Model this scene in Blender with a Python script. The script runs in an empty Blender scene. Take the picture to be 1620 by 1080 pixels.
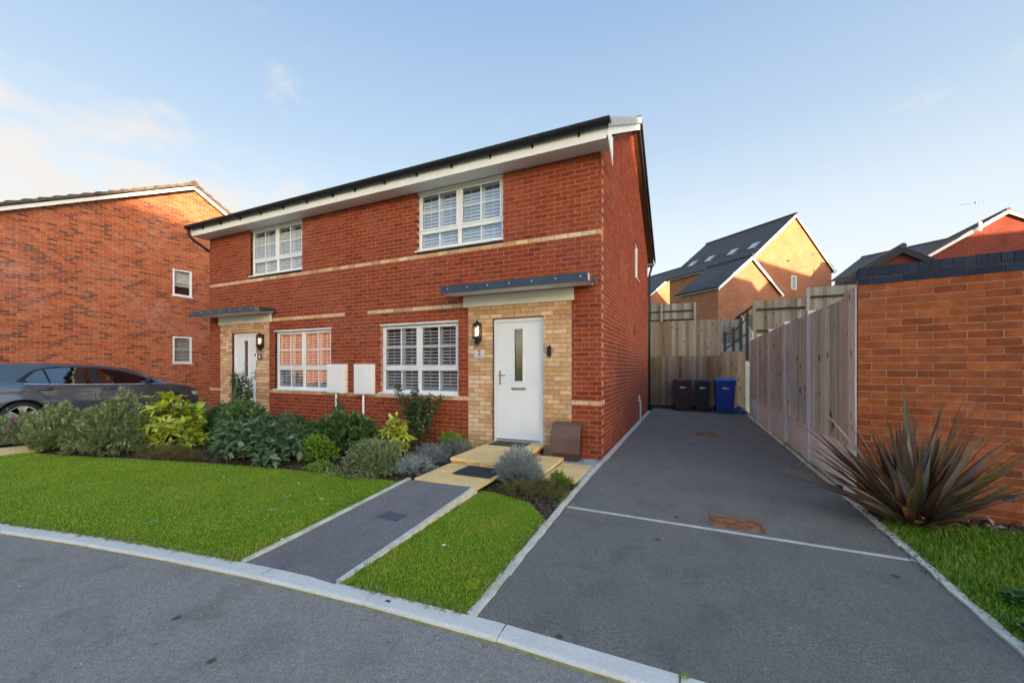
import bpy, math, random
import numpy as np
from mathutils import Vector, Matrix

SC = bpy.context.scene
COL = SC.collection
R = math.radians
random.seed(7)
RNG = np.random.default_rng(11)

# ------------------------------------------------------------------ camera, sky, sun, exposure
cam_d = bpy.data.cameras.new("camera")
cam_d.sensor_width = 36.0
cam_d.lens = 13.813
cam_d.shift_y = 0.0250
cam_d.clip_start = 0.05
cam_d.clip_end = 2000.0
cam = bpy.data.objects.new("camera", cam_d)
cam.location = (0, 0, 1.42)
cam.rotation_euler = (R(90), 0, R(24.33))
COL.objects.link(cam)
SC.camera = cam

SUN_EL, SUN_AZ = R(5.0), (0.752, -0.659)          # direction towards the sun (x, y)
SV = SC.view_settings
SV.view_transform = 'Standard'
SV.look = 'None'
SV.gamma = 1.0
SV.use_curve_mapping = False
SV.exposure = 2.42

w = bpy.data.worlds.new("World")
SC.world = w
w.use_nodes = True
nt = w.node_tree
nt.nodes.clear()
def wn(t, **k):
    n = nt.nodes.new(t)
    for a, b in k.items():
        setattr(n, a, b)
    return n
def wl(a, b):
    nt.links.new(a, b)
sky = wn('ShaderNodeTexSky', sky_type='NISHITA', sun_disc=False, sun_elevation=SUN_EL,
         sun_rotation=math.atan2(SUN_AZ[0], SUN_AZ[1]), air_density=1.0, dust_density=1.8, ozone_density=1.6)
tc = wn('ShaderNodeTexCoord')
sep = wn('ShaderNodeSeparateXYZ'); wl(tc.outputs['Generated'], sep.inputs[0])
def wm(op, a, b=None, c=None, clamp=False):
    n = wn('ShaderNodeMath', operation=op, use_clamp=clamp)
    for i, v in enumerate((a, b, c)):
        if v is None: continue
        if hasattr(v, 'links'): wl(v, n.inputs[i])
        else: n.inputs[i].default_value = v
    return n.outputs[0]
zc = wm('MAXIMUM', sep.outputs['Z'], 0.0)
den = wm('ADD', zc, 0.16)
px_ = wm('DIVIDE', sep.outputs['X'], den)
py_ = wm('DIVIDE', sep.outputs['Y'], den)
comb = wn('ShaderNodeCombineXYZ'); wl(px_, comb.inputs[0]); wl(py_, comb.inputs[1])
n1 = wn('ShaderNodeTexNoise'); wl(comb.outputs[0], n1.inputs['Vector'])
n1.inputs['Scale'].default_value = 2.3; n1.inputs['Detail'].default_value = 10; n1.inputs['Roughness'].default_value = 0.62
n1.inputs['Distortion'].default_value = 0.35
# more cloud towards the west (-X) and low down, thin veil over the whole horizon
west = wm('MULTIPLY', sep.outputs['X'], -1.0)
wmask = wn('ShaderNodeMapRange', interpolation_type='SMOOTHSTEP'); wl(west, wmask.inputs[0])
wmask.inputs[1].default_value = 0.42; wmask.inputs[2].default_value = 0.88
lowm = wn('ShaderNodeMapRange', interpolation_type='SMOOTHSTEP'); wl(sep.outputs['Z'], lowm.inputs[0])
lowm.inputs[1].default_value = 0.50; lowm.inputs[2].default_value = 0.33
cover = wm('MULTIPLY', wmask.outputs[0], lowm.outputs[0])
cv = wm('SUBTRACT', wm('MULTIPLY_ADD', cover, 0.25, n1.outputs['Fac']), 0.05)
cm = wn('ShaderNodeMapRange', interpolation_type='SMOOTHSTEP'); wl(cv, cm.inputs[0])
cm.inputs[1].default_value = 0.55; cm.inputs[2].default_value = 0.76
hgrad = wn('ShaderNodeValToRGB'); wl(sep.outputs['Z'], hgrad.inputs[0])
he = hgrad.color_ramp.elements
SKF = 0.68
he[0].position = 0.0; he[0].color = (1.84 * SKF, 1.78 * SKF, 1.70 * SKF, 1)
he[1].position = 0.74; he[1].color = (0.54 * SKF, 0.83 * SKF, 1.36 * SKF, 1)
for hp, hc in ((0.12, (1.84, 1.86, 1.84)), (0.30, (1.46, 1.62, 1.74)), (0.46, (1.00, 1.27, 1.58))):
    q_ = he.new(hp); q_.color = (hc[0] * SKF, hc[1] * SKF, hc[2] * SKF, 1)
sdir = wn('ShaderNodeVectorMath', operation='DOT_PRODUCT'); wl(tc.outputs['Generated'], sdir.inputs[0])
sdir.inputs[1].default_value = (SUN_AZ[0], SUN_AZ[1], 0.05)
veil = wn('ShaderNodeMapRange', interpolation_type='SMOOTHSTEP'); wl(sdir.outputs['Value'], veil.inputs[0])
veil.inputs[1].default_value = 0.45; veil.inputs[2].default_value = -0.15
veil.inputs[3].default_value = 0.0; veil.inputs[4].default_value = 0.92
hsv = wn('ShaderNodeHueSaturation'); wl(sky.outputs[0], hsv.inputs['Color'])
hsv.inputs['Saturation'].default_value = 1.05
mx1 = wn('ShaderNodeMix', data_type='RGBA')
tint = wn('ShaderNodeMix', data_type='RGBA', blend_type='MULTIPLY'); tint.inputs[0].default_value = 1.0
wl(hsv.outputs[0], tint.inputs[6]); tint.inputs[7].default_value = (0.94, 1.0, 1.09, 1)
wl(veil.outputs[0], mx1.inputs[0]); wl(tint.outputs[2], mx1.inputs[6])
wl(hgrad.outputs[0], mx1.inputs[7])
mx2 = wn('ShaderNodeMix', data_type='RGBA')
cfac = wm('MULTIPLY', cm.outputs[0], 0.85)
wl(cfac, mx2.inputs[0]); wl(mx1.outputs[2], mx2.inputs[6])
mx2.inputs[7].default_value = (1.72 * SKF, 1.62 * SKF, 1.52 * SKF, 1)
bg = wn('ShaderNodeBackground'); wl(mx2.outputs[2], bg.inputs['Color'])
bg.inputs['Strength'].default_value = 0.15
wo = wn('ShaderNodeOutputWorld'); wl(bg.outputs[0], wo.inputs['Surface'])

sun_d = bpy.data.lights.new("sun", 'SUN')
sun_d.energy = 3.6
sun_d.angle = R(0.6)
sun_d.color = (1.0, 0.70, 0.42)
sun = bpy.data.objects.new("sun", sun_d)
sv = Vector((SUN_AZ[0] * math.cos(SUN_EL), SUN_AZ[1] * math.cos(SUN_EL), math.sin(SUN_EL)))
sun.rotation_euler = sv.to_track_quat('Z', 'Y').to_euler()
sun.location = (20, -20, 30)
COL.objects.link(sun)

# ------------------------------------------------------------------ helpers
class MB:
    """collects faces for ONE mesh object"""
    def __init__(s):
        s.v = []; s.f = []; s.r = []
    def face(s, pts, r=0.5):
        b = len(s.v); s.v.extend([tuple(p) for p in pts]); s.f.append(tuple(range(b, b + len(pts)))); s.r.append(r)
    def box(s, x0, x1, y0, y1, z0, z1, r=0.5, M=None):
        if x1 < x0: x0, x1 = x1, x0
        if y1 < y0: y0, y1 = y1, y0
        if z1 < z0: z0, z1 = z1, z0
        c = [(x0, y0, z0), (x1, y0, z0), (x1, y1, z0), (x0, y1, z0), (x0, y0, z1), (x1, y0, z1), (x1, y1, z1), (x0, y1, z1)]
        if M is not None: c = [tuple(M @ Vector(p)) for p in c]
        b = len(s.v); s.v.extend(c)
        for q in ((0, 3, 2, 1), (4, 5, 6, 7), (0, 1, 5, 4), (1, 2, 6, 5), (2, 3, 7, 6), (3, 0, 4, 7)):
            s.f.append(tuple(b + i for i in q)); s.r.append(r)
        return s
    def prism(s, pts, ext, r=0.5):
        """closed polygon extruded by vector ext"""
        n = len(pts); e = Vector(ext); b = len(s.v)
        s.v.extend([tuple(p) for p in pts]); s.v.extend([tuple(Vector(p) + e) for p in pts])
        s.f.append(tuple(range(b, b + n))[::-1]); s.r.append(r)
        s.f.append(tuple(range(b + n, b + 2 * n))); s.r.append(r)
        for i in range(n):
            j = (i + 1) % n
            s.f.append((b + i, b + j, b + n + j, b + n + i)); s.r.append(r)
        return s
    def tube(s, pts, rad, n=8, r=0.5, cap=True):
        pts = [Vector(p) for p in pts]; m = len(pts)
        rads = rad if isinstance(rad, (list, tuple)) else [rad] * m
        b = len(s.v)
        for i, p in enumerate(pts):
            d = (pts[min(i + 1, m - 1)] - pts[max(i - 1, 0)]).normalized()
            a = d.orthogonal().normalized() if i == 0 else (a - d * a.dot(d)).normalized()
            c = d.cross(a)
            for k in range(n):
                t = 2 * math.pi * k / n
                s.v.append(tuple(p + (a * math.cos(t) + c * math.sin(t)) * rads[i]))
        for i in range(m - 1):
            for k in range(n):
                k2 = (k + 1) % n
                s.f.append((b + i * n + k, b + i * n + k2, b + (i + 1) * n + k2, b + (i + 1) * n + k)); s.r.append(r)
        if cap:
            s.f.append(tuple(b + k for k in range(n))[::-1]); s.r.append(r)
            s.f.append(tuple(b + (m - 1) * n + k for k in range(n))); s.r.append(r)
        return s
    def lathe(s, prof, c, n=16, axis='Z', r=0.5):
        """profile of (radius, height) about c"""
        b = len(s.v); m = len(prof)
        for (ra, h) in prof:
            for k in range(n):
                t = 2 * math.pi * k / n
                x, y = ra * math.cos(t), ra * math.sin(t)
                if axis == 'Z': p = (c[0] + x, c[1] + y, c[2] + h)
                elif axis == 'X': p = (c[0] + h, c[1] + x, c[2] + y)
                else: p = (c[0] + y, c[1] + h, c[2] + x)
                s.v.append(p)
        for i in range(m - 1):
            for k in range(n):
                k2 = (k + 1) % n
                s.f.append((b + i * n + k, b + i * n + k2, b + (i + 1) * n + k2, b + (i + 1) * n + k)); s.r.append(r)
        s.f.append(tuple(b + k for k in range(n))[::-1]); s.r.append(r)
        s.f.append(tuple(b + (m - 1) * n + k for k in range(n))); s.r.append(r)
        return s
    def mesh(s, name, mat, smooth=False, uv=False):
        me = bpy.data.meshes.new(name)
        me.from_pydata(s.v, [], s.f)
        a = me.attributes.new('rnd', 'FLOAT', 'FACE')
        a.data.foreach_set('value', np.array(s.r, dtype=np.float32))
        if uv:
            ul = me.uv_layers.new(name='UVMap')
            for p in me.polygons:
                nn = p.normal
                if abs(nn.z) > 0.9: tu, tv = Vector((1, 0, 0)), Vector((0, 1, 0))
                else:
                    tu = Vector((-nn.y, nn.x, 0)).normalized(); tv = Vector((0, 0, 1))
                for li in p.loop_indices:
                    co = me.vertices[me.loops[li].vertex_index].co
                    ul.data[li].uv = (co.dot(tu), co.dot(tv))
        if smooth: me.shade_smooth()
        me.materials.append(mat)
        me.update()
        return me

def link(name, data, parent=None, loc=None, rot=None, label=None, cat=None, group=None, kind=None):
    o = bpy.data.objects.new(name, data)
    COL.objects.link(o)
    if parent is not None: o.parent = parent
    if loc is not None: o.location = loc
    if rot is not None: o.rotation_euler = rot
    if label: o['label'] = label
    if cat: o['category'] = cat
    if group: o['group'] = group
    if kind: o['kind'] = kind
    return o
def build(name, mb, mat, parent=None, smooth=False, uv=False, bevel=None, **k):
    """geometry is given in world metres; a child gets it in its parent's frame"""
    me = mb.mesh(name, mat, smooth, uv)
    if parent is not None:
        M = world_of(parent).inverted()
        me.transform(M)
    o = link(name, me, parent, **k)
    if bevel:
        b = o.modifiers.new('bevel', 'BEVEL'); b.width = bevel; b.segments = 2; b.limit_method = 'ANGLE'; b.angle_limit = R(35)
    return o
def world_of(o):
    M = Matrix.Translation(o.location) @ o.rotation_euler.to_matrix().to_4x4()
    return world_of(o.parent) @ M if o.parent else M
def thing(name, label, cat, loc=(0, 0, 0), rotz=0, group=None):
    return link(name, None, None, loc, (0, 0, rotz), label, cat, group)
def copy_tree(o, parent=None):
    c = o.copy(); COL.objects.link(c); c.parent = parent
    for ch in [x for x in bpy.data.objects if x.parent == o]: copy_tree(ch, c)
    return c

# ------------------------------------------------------------------ materials
class NT:
    def __init__(s, name):
        s.m = bpy.data.materials.new(name); s.m.use_nodes = True
        s.t = s.m.node_tree; s.t.nodes.clear()
        s.out = s.n('ShaderNodeOutputMaterial')
    def n(s, t, **k):
        x = s.t.nodes.new(t)
        for a, b in k.items(): setattr(x, a, b)
        return x
    def l(s, a, b): s.t.links.new(a, b)
    def noise(s, scale, detail=4, rough=0.5, vec=None, dist=0):
        x = s.n('ShaderNodeTexNoise')
        x.inputs['Scale'].default_value = scale; x.inputs['Detail'].default_value = detail
        x.inputs['Roughness'].default_value = rough; x.inputs['Distortion'].default_value = dist
        if vec is None:
            g = s.n('ShaderNodeNewGeometry'); vec = g.outputs['Position']
        s.l(vec, x.inputs['Vector'])
        return x.outputs['Fac']
    def ramp(s, fac, stops, interp='LINEAR'):
        x = s.n('ShaderNodeValToRGB'); x.color_ramp.interpolation = interp
        e = x.color_ramp.elements
        while len(e) > 1: e.remove(e[-1])
        e[0].position = stops[0][0]; e[0].color = (*stops[0][1], 1)
        for p, c in stops[1:]:
            q = e.new(p); q.color = (*c, 1)
        s.l(fac, x.inputs[0]); return x.outputs[0]
    def mix(s, fac, a, b, mode='MIX'):
        x = s.n('ShaderNodeMix', data_type='RGBA', blend_type=mode)
        for i, v in ((0, fac), (6, a), (7, b)):
            if hasattr(v, 'links'): s.l(v, x.inputs[i])
            elif i == 0: x.inputs[0].default_value = v
            else: x.inputs[i].default_value = (*v, 1) if len(v) == 3 else v
        return x.outputs[2]
    def math(s, op, a, b=None, clamp=False):
        x = s.n('ShaderNodeMath', operation=op, use_clamp=clamp)
        for i, v in enumerate((a, b)):
            if v is None: continue
            if hasattr(v, 'links'): s.l(v, x.inputs[i])
            else: x.inputs[i].default_value = v
        return x.outputs[0]
    def rng(s, v, a, b, c=0.0, d=1.0):
        x = s.n('ShaderNodeMapRange'); s.l(v, x.inputs[0])
        for i, q in ((1, a), (2, b), (3, c), (4, d)): x.inputs[i].default_value = q
        return x.outputs[0]
    def bsdf(s, col, rough=0.6, metal=0.0, spec=0.5, bump=None, bdist=0.002, bstr=1.0, trans=0.0):
        p = s.n('ShaderNodeBsdfPrincipled')
        def put(k, v):
            if hasattr(v, 'links'): s.l(v, p.inputs[k])
            else: p.inputs[k].default_value = v
        put('Base Color', col if hasattr(col, 'links') else (*col, 1))
        put('Roughness', rough); put('Metallic', metal); put('Specular IOR Level', spec)
        if bump is not None:
            b = s.n('ShaderNodeBump'); b.inputs['Distance'].default_value = bdist; b.inputs['Strength'].default_value = bstr
            s.l(bump, b.inputs['Height']); s.l(b.outputs[0], p.inputs['Normal'])
        s.l(p.outputs[0], s.out.inputs[0])
        return p
    def rnd(s, src):
        if src == 'obj':
            return s.n('ShaderNodeObjectInfo').outputs['Random']
        x = s.n('ShaderNodeAttribute', attribute_name='rnd'); return x.outputs['Fac']

def plain(name, col, rough=0.5, metal=0.0, spec=0.5, var=0.12, scale=6.0, bump=0.0, bscale=150.0):
    t = NT(name)
    f = t.noise(scale, 4)
    c2 = tuple(max(0, x * (1 - var * 2)) for x in col); c3 = tuple(min(1, x * (1 + var)) for x in col)
    c = t.ramp(f, [(0.3, c2), (0.7, c3)])
    b = t.noise(bscale, 3) if bump > 0 else None
    t.bsdf(c, rough, metal, spec, b, bump)
    return t.m

def brick_mat(name, cols, src, mott=0.35, edge=None, pale=0.0):
    """cols: list of (position, colour) over a per-brick random number"""
    t = NT(name)
    base = t.ramp(t.rnd(src), cols)
    n1_ = t.noise(11, 5, 0.6); n2_ = t.noise(95, 4, 0.65)
    f = t.rng(n1_, 0.3, 0.7, 1 - mott * 0.5, 1 + mott * 0.4)
    g = t.rng(n2_, 0.25, 0.75, 0.80, 1.16)
    k = t.math('MULTIPLY', f, g)
    cc = t.n('ShaderNodeCombineColor'); [t.l(k, cc.inputs[i]) for i in range(3)]
    c = t.mix(1.0, base, cc.outputs[0], 'MULTIPLY')
    if pale > 0:      # lime bloom
        s_ = t.noise(0.9, 5, 0.6)
        c = t.mix(t.math('MULTIPLY', t.math('MULTIPLY', t.rng(s_, 0.50, 0.70), t.rng(t.noise(7, 4, .7), .35, .65)), pale), c, (0.62, 0.34, 0.29))
    t.bsdf(c, 0.88, 0, 0.25, t.noise(160, 4, 0.7), 0.004, 0.9)
    return t.m

RED = [(0.0, (0.225, 0.039, 0.018)), (0.2, (0.285, 0.050, 0.018)), (0.6, (0.33, 0.061, 0.020)), (0.9, (0.375, 0.076, 0.025)), (1.0, (0.25, 0.044, 0.024))]
BUFF = [(0.0, (0.82, 0.57, 0.34)), (0.25, (0.72, 0.43, 0.215)), (0.45, (0.62, 0.33, 0.155)), (0.62, (0.80, 0.54, 0.31)), (0.8, (0.86, 0.64, 0.43)), (0.92, (0.54, 0.28, 0.15)), (1.0, (0.70, 0.43, 0.27))]
MIXR = [(0.0, (0.16, 0.060, 0.046)), (0.12, (0.20, 0.060, 0.040)), (0.26, (0.36, 0.085, 0.038)), (0.55, (0.46, 0.115, 0.046)), (0.85, (0.54, 0.165, 0.065)), (1.0, (0.38, 0.12, 0.07))]
ORNG = [(0.0, (0.27, 0.066, 0.024)), (0.5, (0.37, 0.092, 0.028)), (1.0, (0.45, 0.128, 0.038))]
NAVY = [(0.0, (0.022, 0.034, 0.060)), (1.0, (0.042, 0.058, 0.095))]
M_red_o, M_red_a = brick_mat('red_brick', RED, 'obj', pale=.18), brick_mat('red_brick_field', RED, 'attr', pale=.18)
M_buff_o, M_buff_a = brick_mat('buff_brick', BUFF, 'obj'), brick_mat('buff_brick_field', BUFF, 'attr')
M_mix_o, M_mix_a = brick_mat('multi_brick', MIXR, 'obj', pale=0.6), brick_mat('multi_brick_field', MIXR, 'attr', pale=0.6)
M_or_o, M_or_a = brick_mat('orange_brick', ORNG, 'obj', 0.6, pale=.22), brick_mat('orange_brick_field', ORNG, 'attr', 0.6, pale=.22)
M_navy_o = brick_mat('blue_engineering_brick', NAVY, 'obj', 0.3)
M_mortar = plain('mortar', (0.48, 0.255, 0.18), 0.95, var=0.2, scale=14, bump=0.003)
M_mortar2 = plain('mortar_pale', (0.60, 0.37, 0.265), 0.95, var=0.2, scale=14, bump=0.003)

M_bjoint = plain('buff_mortar', (0.34, 0.225, 0.14), 0.95, var=0.2, scale=14)
M_upvc = plain('white_plastic', (0.88, 0.89, 0.91), 0.32, var=0.03, scale=2)
M_white = plain('white_board', (0.93, 0.93, 0.92), 0.4, var=0.03, scale=3)
M_soffit = plain('soffit_board', (0.92, 0.93, 0.95), 0.5, var=0.03, scale=3)
M_door = plain('white_door_skin', (0.86, 0.89, 0.93), 0.38, var=0.02, scale=3, bump=0.0006, bscale=60)
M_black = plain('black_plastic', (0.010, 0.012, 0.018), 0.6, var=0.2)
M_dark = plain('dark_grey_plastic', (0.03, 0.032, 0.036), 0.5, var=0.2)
M_seal = plain('black_seal', (0.02, 0.02, 0.022), 0.6)
M_canopy = plain('grey_canopy', (0.035, 0.058, 0.095), 0.45, var=0.1, scale=4)
M_canopy_u = plain('canopy_underside', (0.94, 0.94, 0.94), 0.55, var=0.06, scale=3)
M_steel = plain('bright_steel', (0.62, 0.63, 0.65), 0.28, 0.9, var=0.05)
M_copper = plain('warm_chrome', (0.62, 0.50, 0.42), 0.25, 0.9, var=0.05)
M_brown = plain('brown_gas_box', (0.145, 0.082, 0.062), 0.5, var=0.1, scale=5, bump=0.0006, bscale=260)
M_brown2 = plain('brown_gas_box_base', (0.085, 0.045, 0.028), 0.55, var=0.1)
M_rub = plain('rubber_mat', (0.030, 0.034, 0.046), 0.85, var=0.15, scale=30, bump=0.003, bscale=300)
M_coir = plain('brown_mat', (0.075, 0.062, 0.05), 0.95, var=0.3, scale=40, bump=0.004, bscale=400)

def schlick(t, r0):
    lw_ = t.n('ShaderNodeLayerWeight'); lw_.inputs[0].default_value = .5
    return t.math('ADD', t.math('MULTIPLY', t.math('POWER', lw_.outputs['Facing'], 4.0), 1 - r0), r0)
def t_glass():
    t = NT('window_glass')
    tr = t.n('ShaderNodeBsdfTransparent'); tr.inputs[0].default_value = (0.97, 0.98, 0.98, 1)
    gl = t.n('ShaderNodeBsdfGlossy'); gl.inputs['Roughness'].default_value = 0.012
    fr = schlick(t, .25)
    b = t.n('ShaderNodeBump'); b.inputs['Distance'].default_value = 0.004; b.inputs['Strength'].default_value = 0.12
    t.l(t.noise(1.7, 1), b.inputs['Height']); t.l(b.outputs[0], gl.inputs['Normal'])
    mx = t.n('ShaderNodeMixShader'); t.l(fr, mx.inputs[0]); t.l(tr.outputs[0], mx.inputs[1]); t.l(gl.outputs[0], mx.inputs[2])
    t.l(mx.outputs[0], t.out.inputs[0]); return t.m
M_glass = t_glass()
def t_carglass():
    t = NT('tinted_car_glass')
    tr = t.n('ShaderNodeBsdfTransparent'); tr.inputs[0].default_value = (0.35, 0.38, 0.40, 1)
    gl = t.n('ShaderNodeBsdfGlossy'); gl.inputs['Roughness'].default_value = 0.01
    fr = schlick(t, .30)
    mx = t.n('ShaderNodeMixShader'); t.l(fr, mx.inputs[0]); t.l(tr.outputs[0], mx.inputs[1]); t.l(gl.outputs[0], mx.inputs[2])
    t.l(mx.outputs[0], t.out.inputs[0]); return t.m
M_carglass = t_carglass()
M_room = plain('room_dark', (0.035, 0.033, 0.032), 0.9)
M_shut = plain('white_shutter', (0.60, 0.65, 0.72), 0.5, var=0.04)
def emis(name, col, st):
    t = NT(name); e = t.n('ShaderNodeEmission'); e.inputs[0].default_value = (*col, 1); e.inputs[1].default_value = st
    t.l(e.outputs[0], t.out.inputs[0]); return t.m

def asphalt(name, c0, c1, patch):
    t = NT(name)
    fine = t.noise(120, 3, 0.8); mid = t.noise(40, 4, 0.75); big = t.noise(0.75, 5, 0.6); b2 = t.noise(3.1, 5, 0.6, dist=0.4)
    c = t.ramp(fine, [(0.32, c0), (0.5, tuple((a + b) / 2 for a, b in zip(c0, c1))), (0.68, c1)])
    c = t.mix(t.rng(big, 0.36, 0.66, 0, 0.65), c, patch)
    c = t.mix(t.rng(b2, 0.5, 0.75, 0, 0.35), c, tuple(x * 0.62 for x in c0))
    k = t.rng(mid, 0.25, 0.75, 0.74, 1.26)
    cc = t.n('ShaderNodeCombineColor'); [t.l(k, cc.inputs[i]) for i in range(3)]
    c = t.mix(1.0, c, cc.outputs[0], 'MULTIPLY')
    v = t.n('ShaderNodeTexVoronoi'); v.inputs['Scale'].default_value = 26
    g = t.n('ShaderNodeNewGeometry'); t.l(g.outputs['Position'], v.inputs['Vector'])
    sp = t.rng(v.outputs['Distance'], 0.055, 0.085, 1, 0)
    wn_ = t.n('ShaderNodeTexWhiteNoise'); t.l(v.outputs['Position'], wn_.inputs['Vector'])
    rare = t.rng(wn_.outputs['Value'], 0.93, 0.935)
    c = t.mix(t.math('MULTIPLY', sp, rare), c, (0.42, 0.41, 0.39))
    v3 = t.n('ShaderNodeTexVoronoi'); v3.inputs['Scale'].default_value = 3.2; t.l(g.outputs['Position'], v3.inputs['Vector'])
    w3 = t.n('ShaderNodeTexWhiteNoise'); t.l(v3.outputs['Position'], w3.inputs['Vector'])
    c = t.mix(t.math('MULTIPLY', t.rng(v3.outputs['Distance'], 0.05, 0.10, .75, 0), t.rng(w3.outputs['Value'], 0.80, 0.81)), c, tuple(x * 0.30 for x in c0))
    h = t.math('ADD', fine, t.math('MULTIPLY', mid, 0.8))
    t.bsdf(c, 0.86, 0, 0.35, h, 0.006, 0.8)
    return t.m
M_road = asphalt('road_asphalt', (0.135, 0.125, 0.112), (0.48, 0.450, 0.405), (0.28, 0.256, 0.226))
M_drive = asphalt('driveway_asphalt', (0.080, 0.077, 0.069), (0.31, 0.297, 0.264), (0.172, 0.165, 0.146))
M_path = asphalt('path_asphalt', (0.10, 0.094, 0.094), (0.34, 0.325, 0.325), (0.19, 0.178, 0.174))

def concrete(name, col, dirt, amt=0.5, sc=3.0):
    t = NT(name)
    a = t.noise(sc, 6, 0.65); b = t.noise(60, 4, 0.7)
    c = t.mix(t.rng(a, 0.4, 0.75, 0, amt), col, dirt)
    k = t.rng(b, 0.2, 0.8, 0.82, 1.12)
    cc = t.n('ShaderNodeCombineColor'); [t.l(k, cc.inputs[i]) for i in range(3)]
    c = t.mix(1.0, c, cc.outputs[0], 'MULTIPLY')
    t.bsdf(c, 0.85, 0, 0.3, b, 0.003); return t.m
M_kerb = concrete('kerb_concrete', (0.78, 0.755, 0.69), (0.56, 0.55, 0.47), 0.6)
M_moss = concrete('kerb_moss', (0.30, 0.27, 0.15), (0.14, 0.16, 0.05), 0.9, 20)
M_edge = concrete('edging_concrete', (0.76, 0.72, 0.62), (0.38, 0.35, 0.24), 0.8, 7)
M_line = concrete('channel_concrete', (0.66, 0.65, 0.60), (0.40, 0.37, 0.30), 0.6, 7)
M_post = concrete('post_concrete', (0.74, 0.75, 0.76), (0.52, 0.53, 0.50), 0.6)
M_gravelb = concrete('gravel_board', (0.86, 0.83, 0.77), (0.66, 0.61, 0.52), 0.7, 2.2)
M_slab = concrete('buff_paving', (0.95, 0.68, 0.30), (0.70, 0.50, 0.25), 0.75, 3.2)
M_render = concrete('white_render', (0.66, 0.64, 0.60), (0.42, 0.40, 0.34), 0.6)
M_ralum = plain('rust_cover', (0.30, 0.135, 0.060), 0.8, 0.1, var=0.3, scale=14, bump=0.003, bscale=90)
M_cover = plain('grey_cover', (0.10, 0.125, 0.15), 0.55, var=0.15, scale=9, bump=0.002, bscale=200)

def soil(name, cols):
    t = NT(name)
    v = t.n('ShaderNodeTexVoronoi'); v.inputs['Scale'].default_value = 38
    g = t.n('ShaderNodeNewGeometry'); t.l(g.outputs['Position'], v.inputs['Vector'])
    wn_ = t.n('ShaderNodeTexWhiteNoise'); t.l(v.outputs['Position'], wn_.inputs['Vector'])
    c = t.ramp(wn_.outputs['Value'], cols)
    t.bsdf(c, 0.95, 0, 0.2, v.outputs['Distance'], 0.012); return t.m
M_soil = soil('bark_soil', [(0, (0.035, 0.022, 0.013)), (0.5, (0.07, 0.045, 0.028)), (0.85, (0.12, 0.085, 0.055)), (1, (0.20, 0.16, 0.11))])
M_gravel = soil('white_gravel', [(0, (0.30, 0.31, 0.33)), (0.5, (0.52, 0.53, 0.54)), (1, (0.72, 0.72, 0.72))])

def grassbase():
    t = NT('lawn_base')
    a = t.noise(1.6, 5, 0.6); b = t.noise(30, 4, 0.7)
    c = t.ramp(a, [(0.3, (0.09, 0.19, 0.006)), (0.55, (0.15, 0.28, 0.008)), (0.72, (0.24, 0.30, 0.030))])
    c = t.mix(t.rng(b, 0.3, 0.7, 0, 0.5), c, (0.06, 0.10, 0.006))
    t.bsdf(c, 0.95, 0, 0.2, b, 0.02); return t.m
M_lawn = grassbase()
def leafmat(name, cols, src='attr', rough=0.5, spec=0.4, trans=0.25, patch=None):
    t = NT(name)
    c = t.ramp(t.rnd(src), cols)
    if patch:
        c = t.mix(t.rng(t.noise(patch[0], 4, 0.6), 0.5, 0.68, 0, patch[2]), c, patch[1])
    p = t.bsdf(c, rough, 0, spec)
    tl = t.n('ShaderNodeBsdfTranslucent')
    t.l(c, tl.inputs[0])
    mx = t.n('ShaderNodeMixShader'); mx.inputs[0].default_value = trans
    t.l(p.outputs[0], mx.inputs[1]); t.l(tl.outputs[0], mx.inputs[2]); t.l(mx.outputs[0], t.out.inputs[0])
    return t.m
M_blade = leafmat('grass_blades', [(0, (0.15, 0.28, 0.016)), (0.5, (0.30, 0.48, 0.028)), (0.85, (0.46, 0.62, 0.05)), (0.95, (0.58, 0.58, 0.08)), (1, (0.66, 0.56, 0.20))], patch=(2.6, (0.52, 0.50, 0.06), 0.6))
M_blade2 = leafmat('grass_blades_dark', [(0, (0.08, 0.19, 0.006)), (0.5, (0.15, 0.32, 0.010)), (0.9, (0.24, 0.40, 0.02)), (1, (0.50, 0.44, 0.18))], patch=(2.0, (0.26, 0.30, 0.04), 0.5))

def brick_tex(name, c1, c2, mort):
    t = NT(name)
    uv = t.n('ShaderNodeUVMap')
    b = t.n('ShaderNodeTexBrick')
    b.inputs['Color1'].default_value = (*c1, 1); b.inputs['Color2'].default_value = (*c2, 1); b.inputs['Mortar'].default_value = (*mort, 1)
    b.inputs['Scale'].default_value = 1.0; b.inputs['Brick Width'].default_value = 0.225; b.inputs['Row Height'].default_value = 0.075
    b.inputs['Mortar Size'].default_value = 0.005; b.inputs['Bias'].default_value = 0.0
    t.l(uv.outputs[0], b.inputs['Vector'])
    k = t.rng(t.noise(0.8, 4), 0.3, 0.7, 0.85, 1.1)
    cc = t.n('ShaderNodeCombineColor'); [t.l(k, cc.inputs[i]) for i in range(3)]
    c = t.mix(1.0, b.outputs['Color'], cc.outputs[0], 'MULTIPLY')
    t.bsdf(c, 0.9, 0, 0.2, b.outputs['Fac'], -0.004); return t.m
M_far1 = brick_tex('far_orange_brickwork', (0.42, 0.155, 0.078), (0.31, 0.110, 0.062), (0.42, 0.30, 0.22))
M_far2 = brick_tex('far_red_brickwork', (0.24, 0.042, 0.024), (0.17, 0.028, 0.022), (0.30, 0.20, 0.16))
M_tile = plain('slate_grey_tile', (0.038, 0.044, 0.055), 0.55, var=0.2, scale=2.5, bump=0.003, bscale=60)
M_tileb = plain('brown_grey_tile', (0.125, 0.098, 0.080), 0.8, var=0.25, scale=6, bump=0.004, bscale=70)
M_verge = plain('grey_verge', (0.42, 0.44, 0.46), 0.5, var=0.08)

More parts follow.
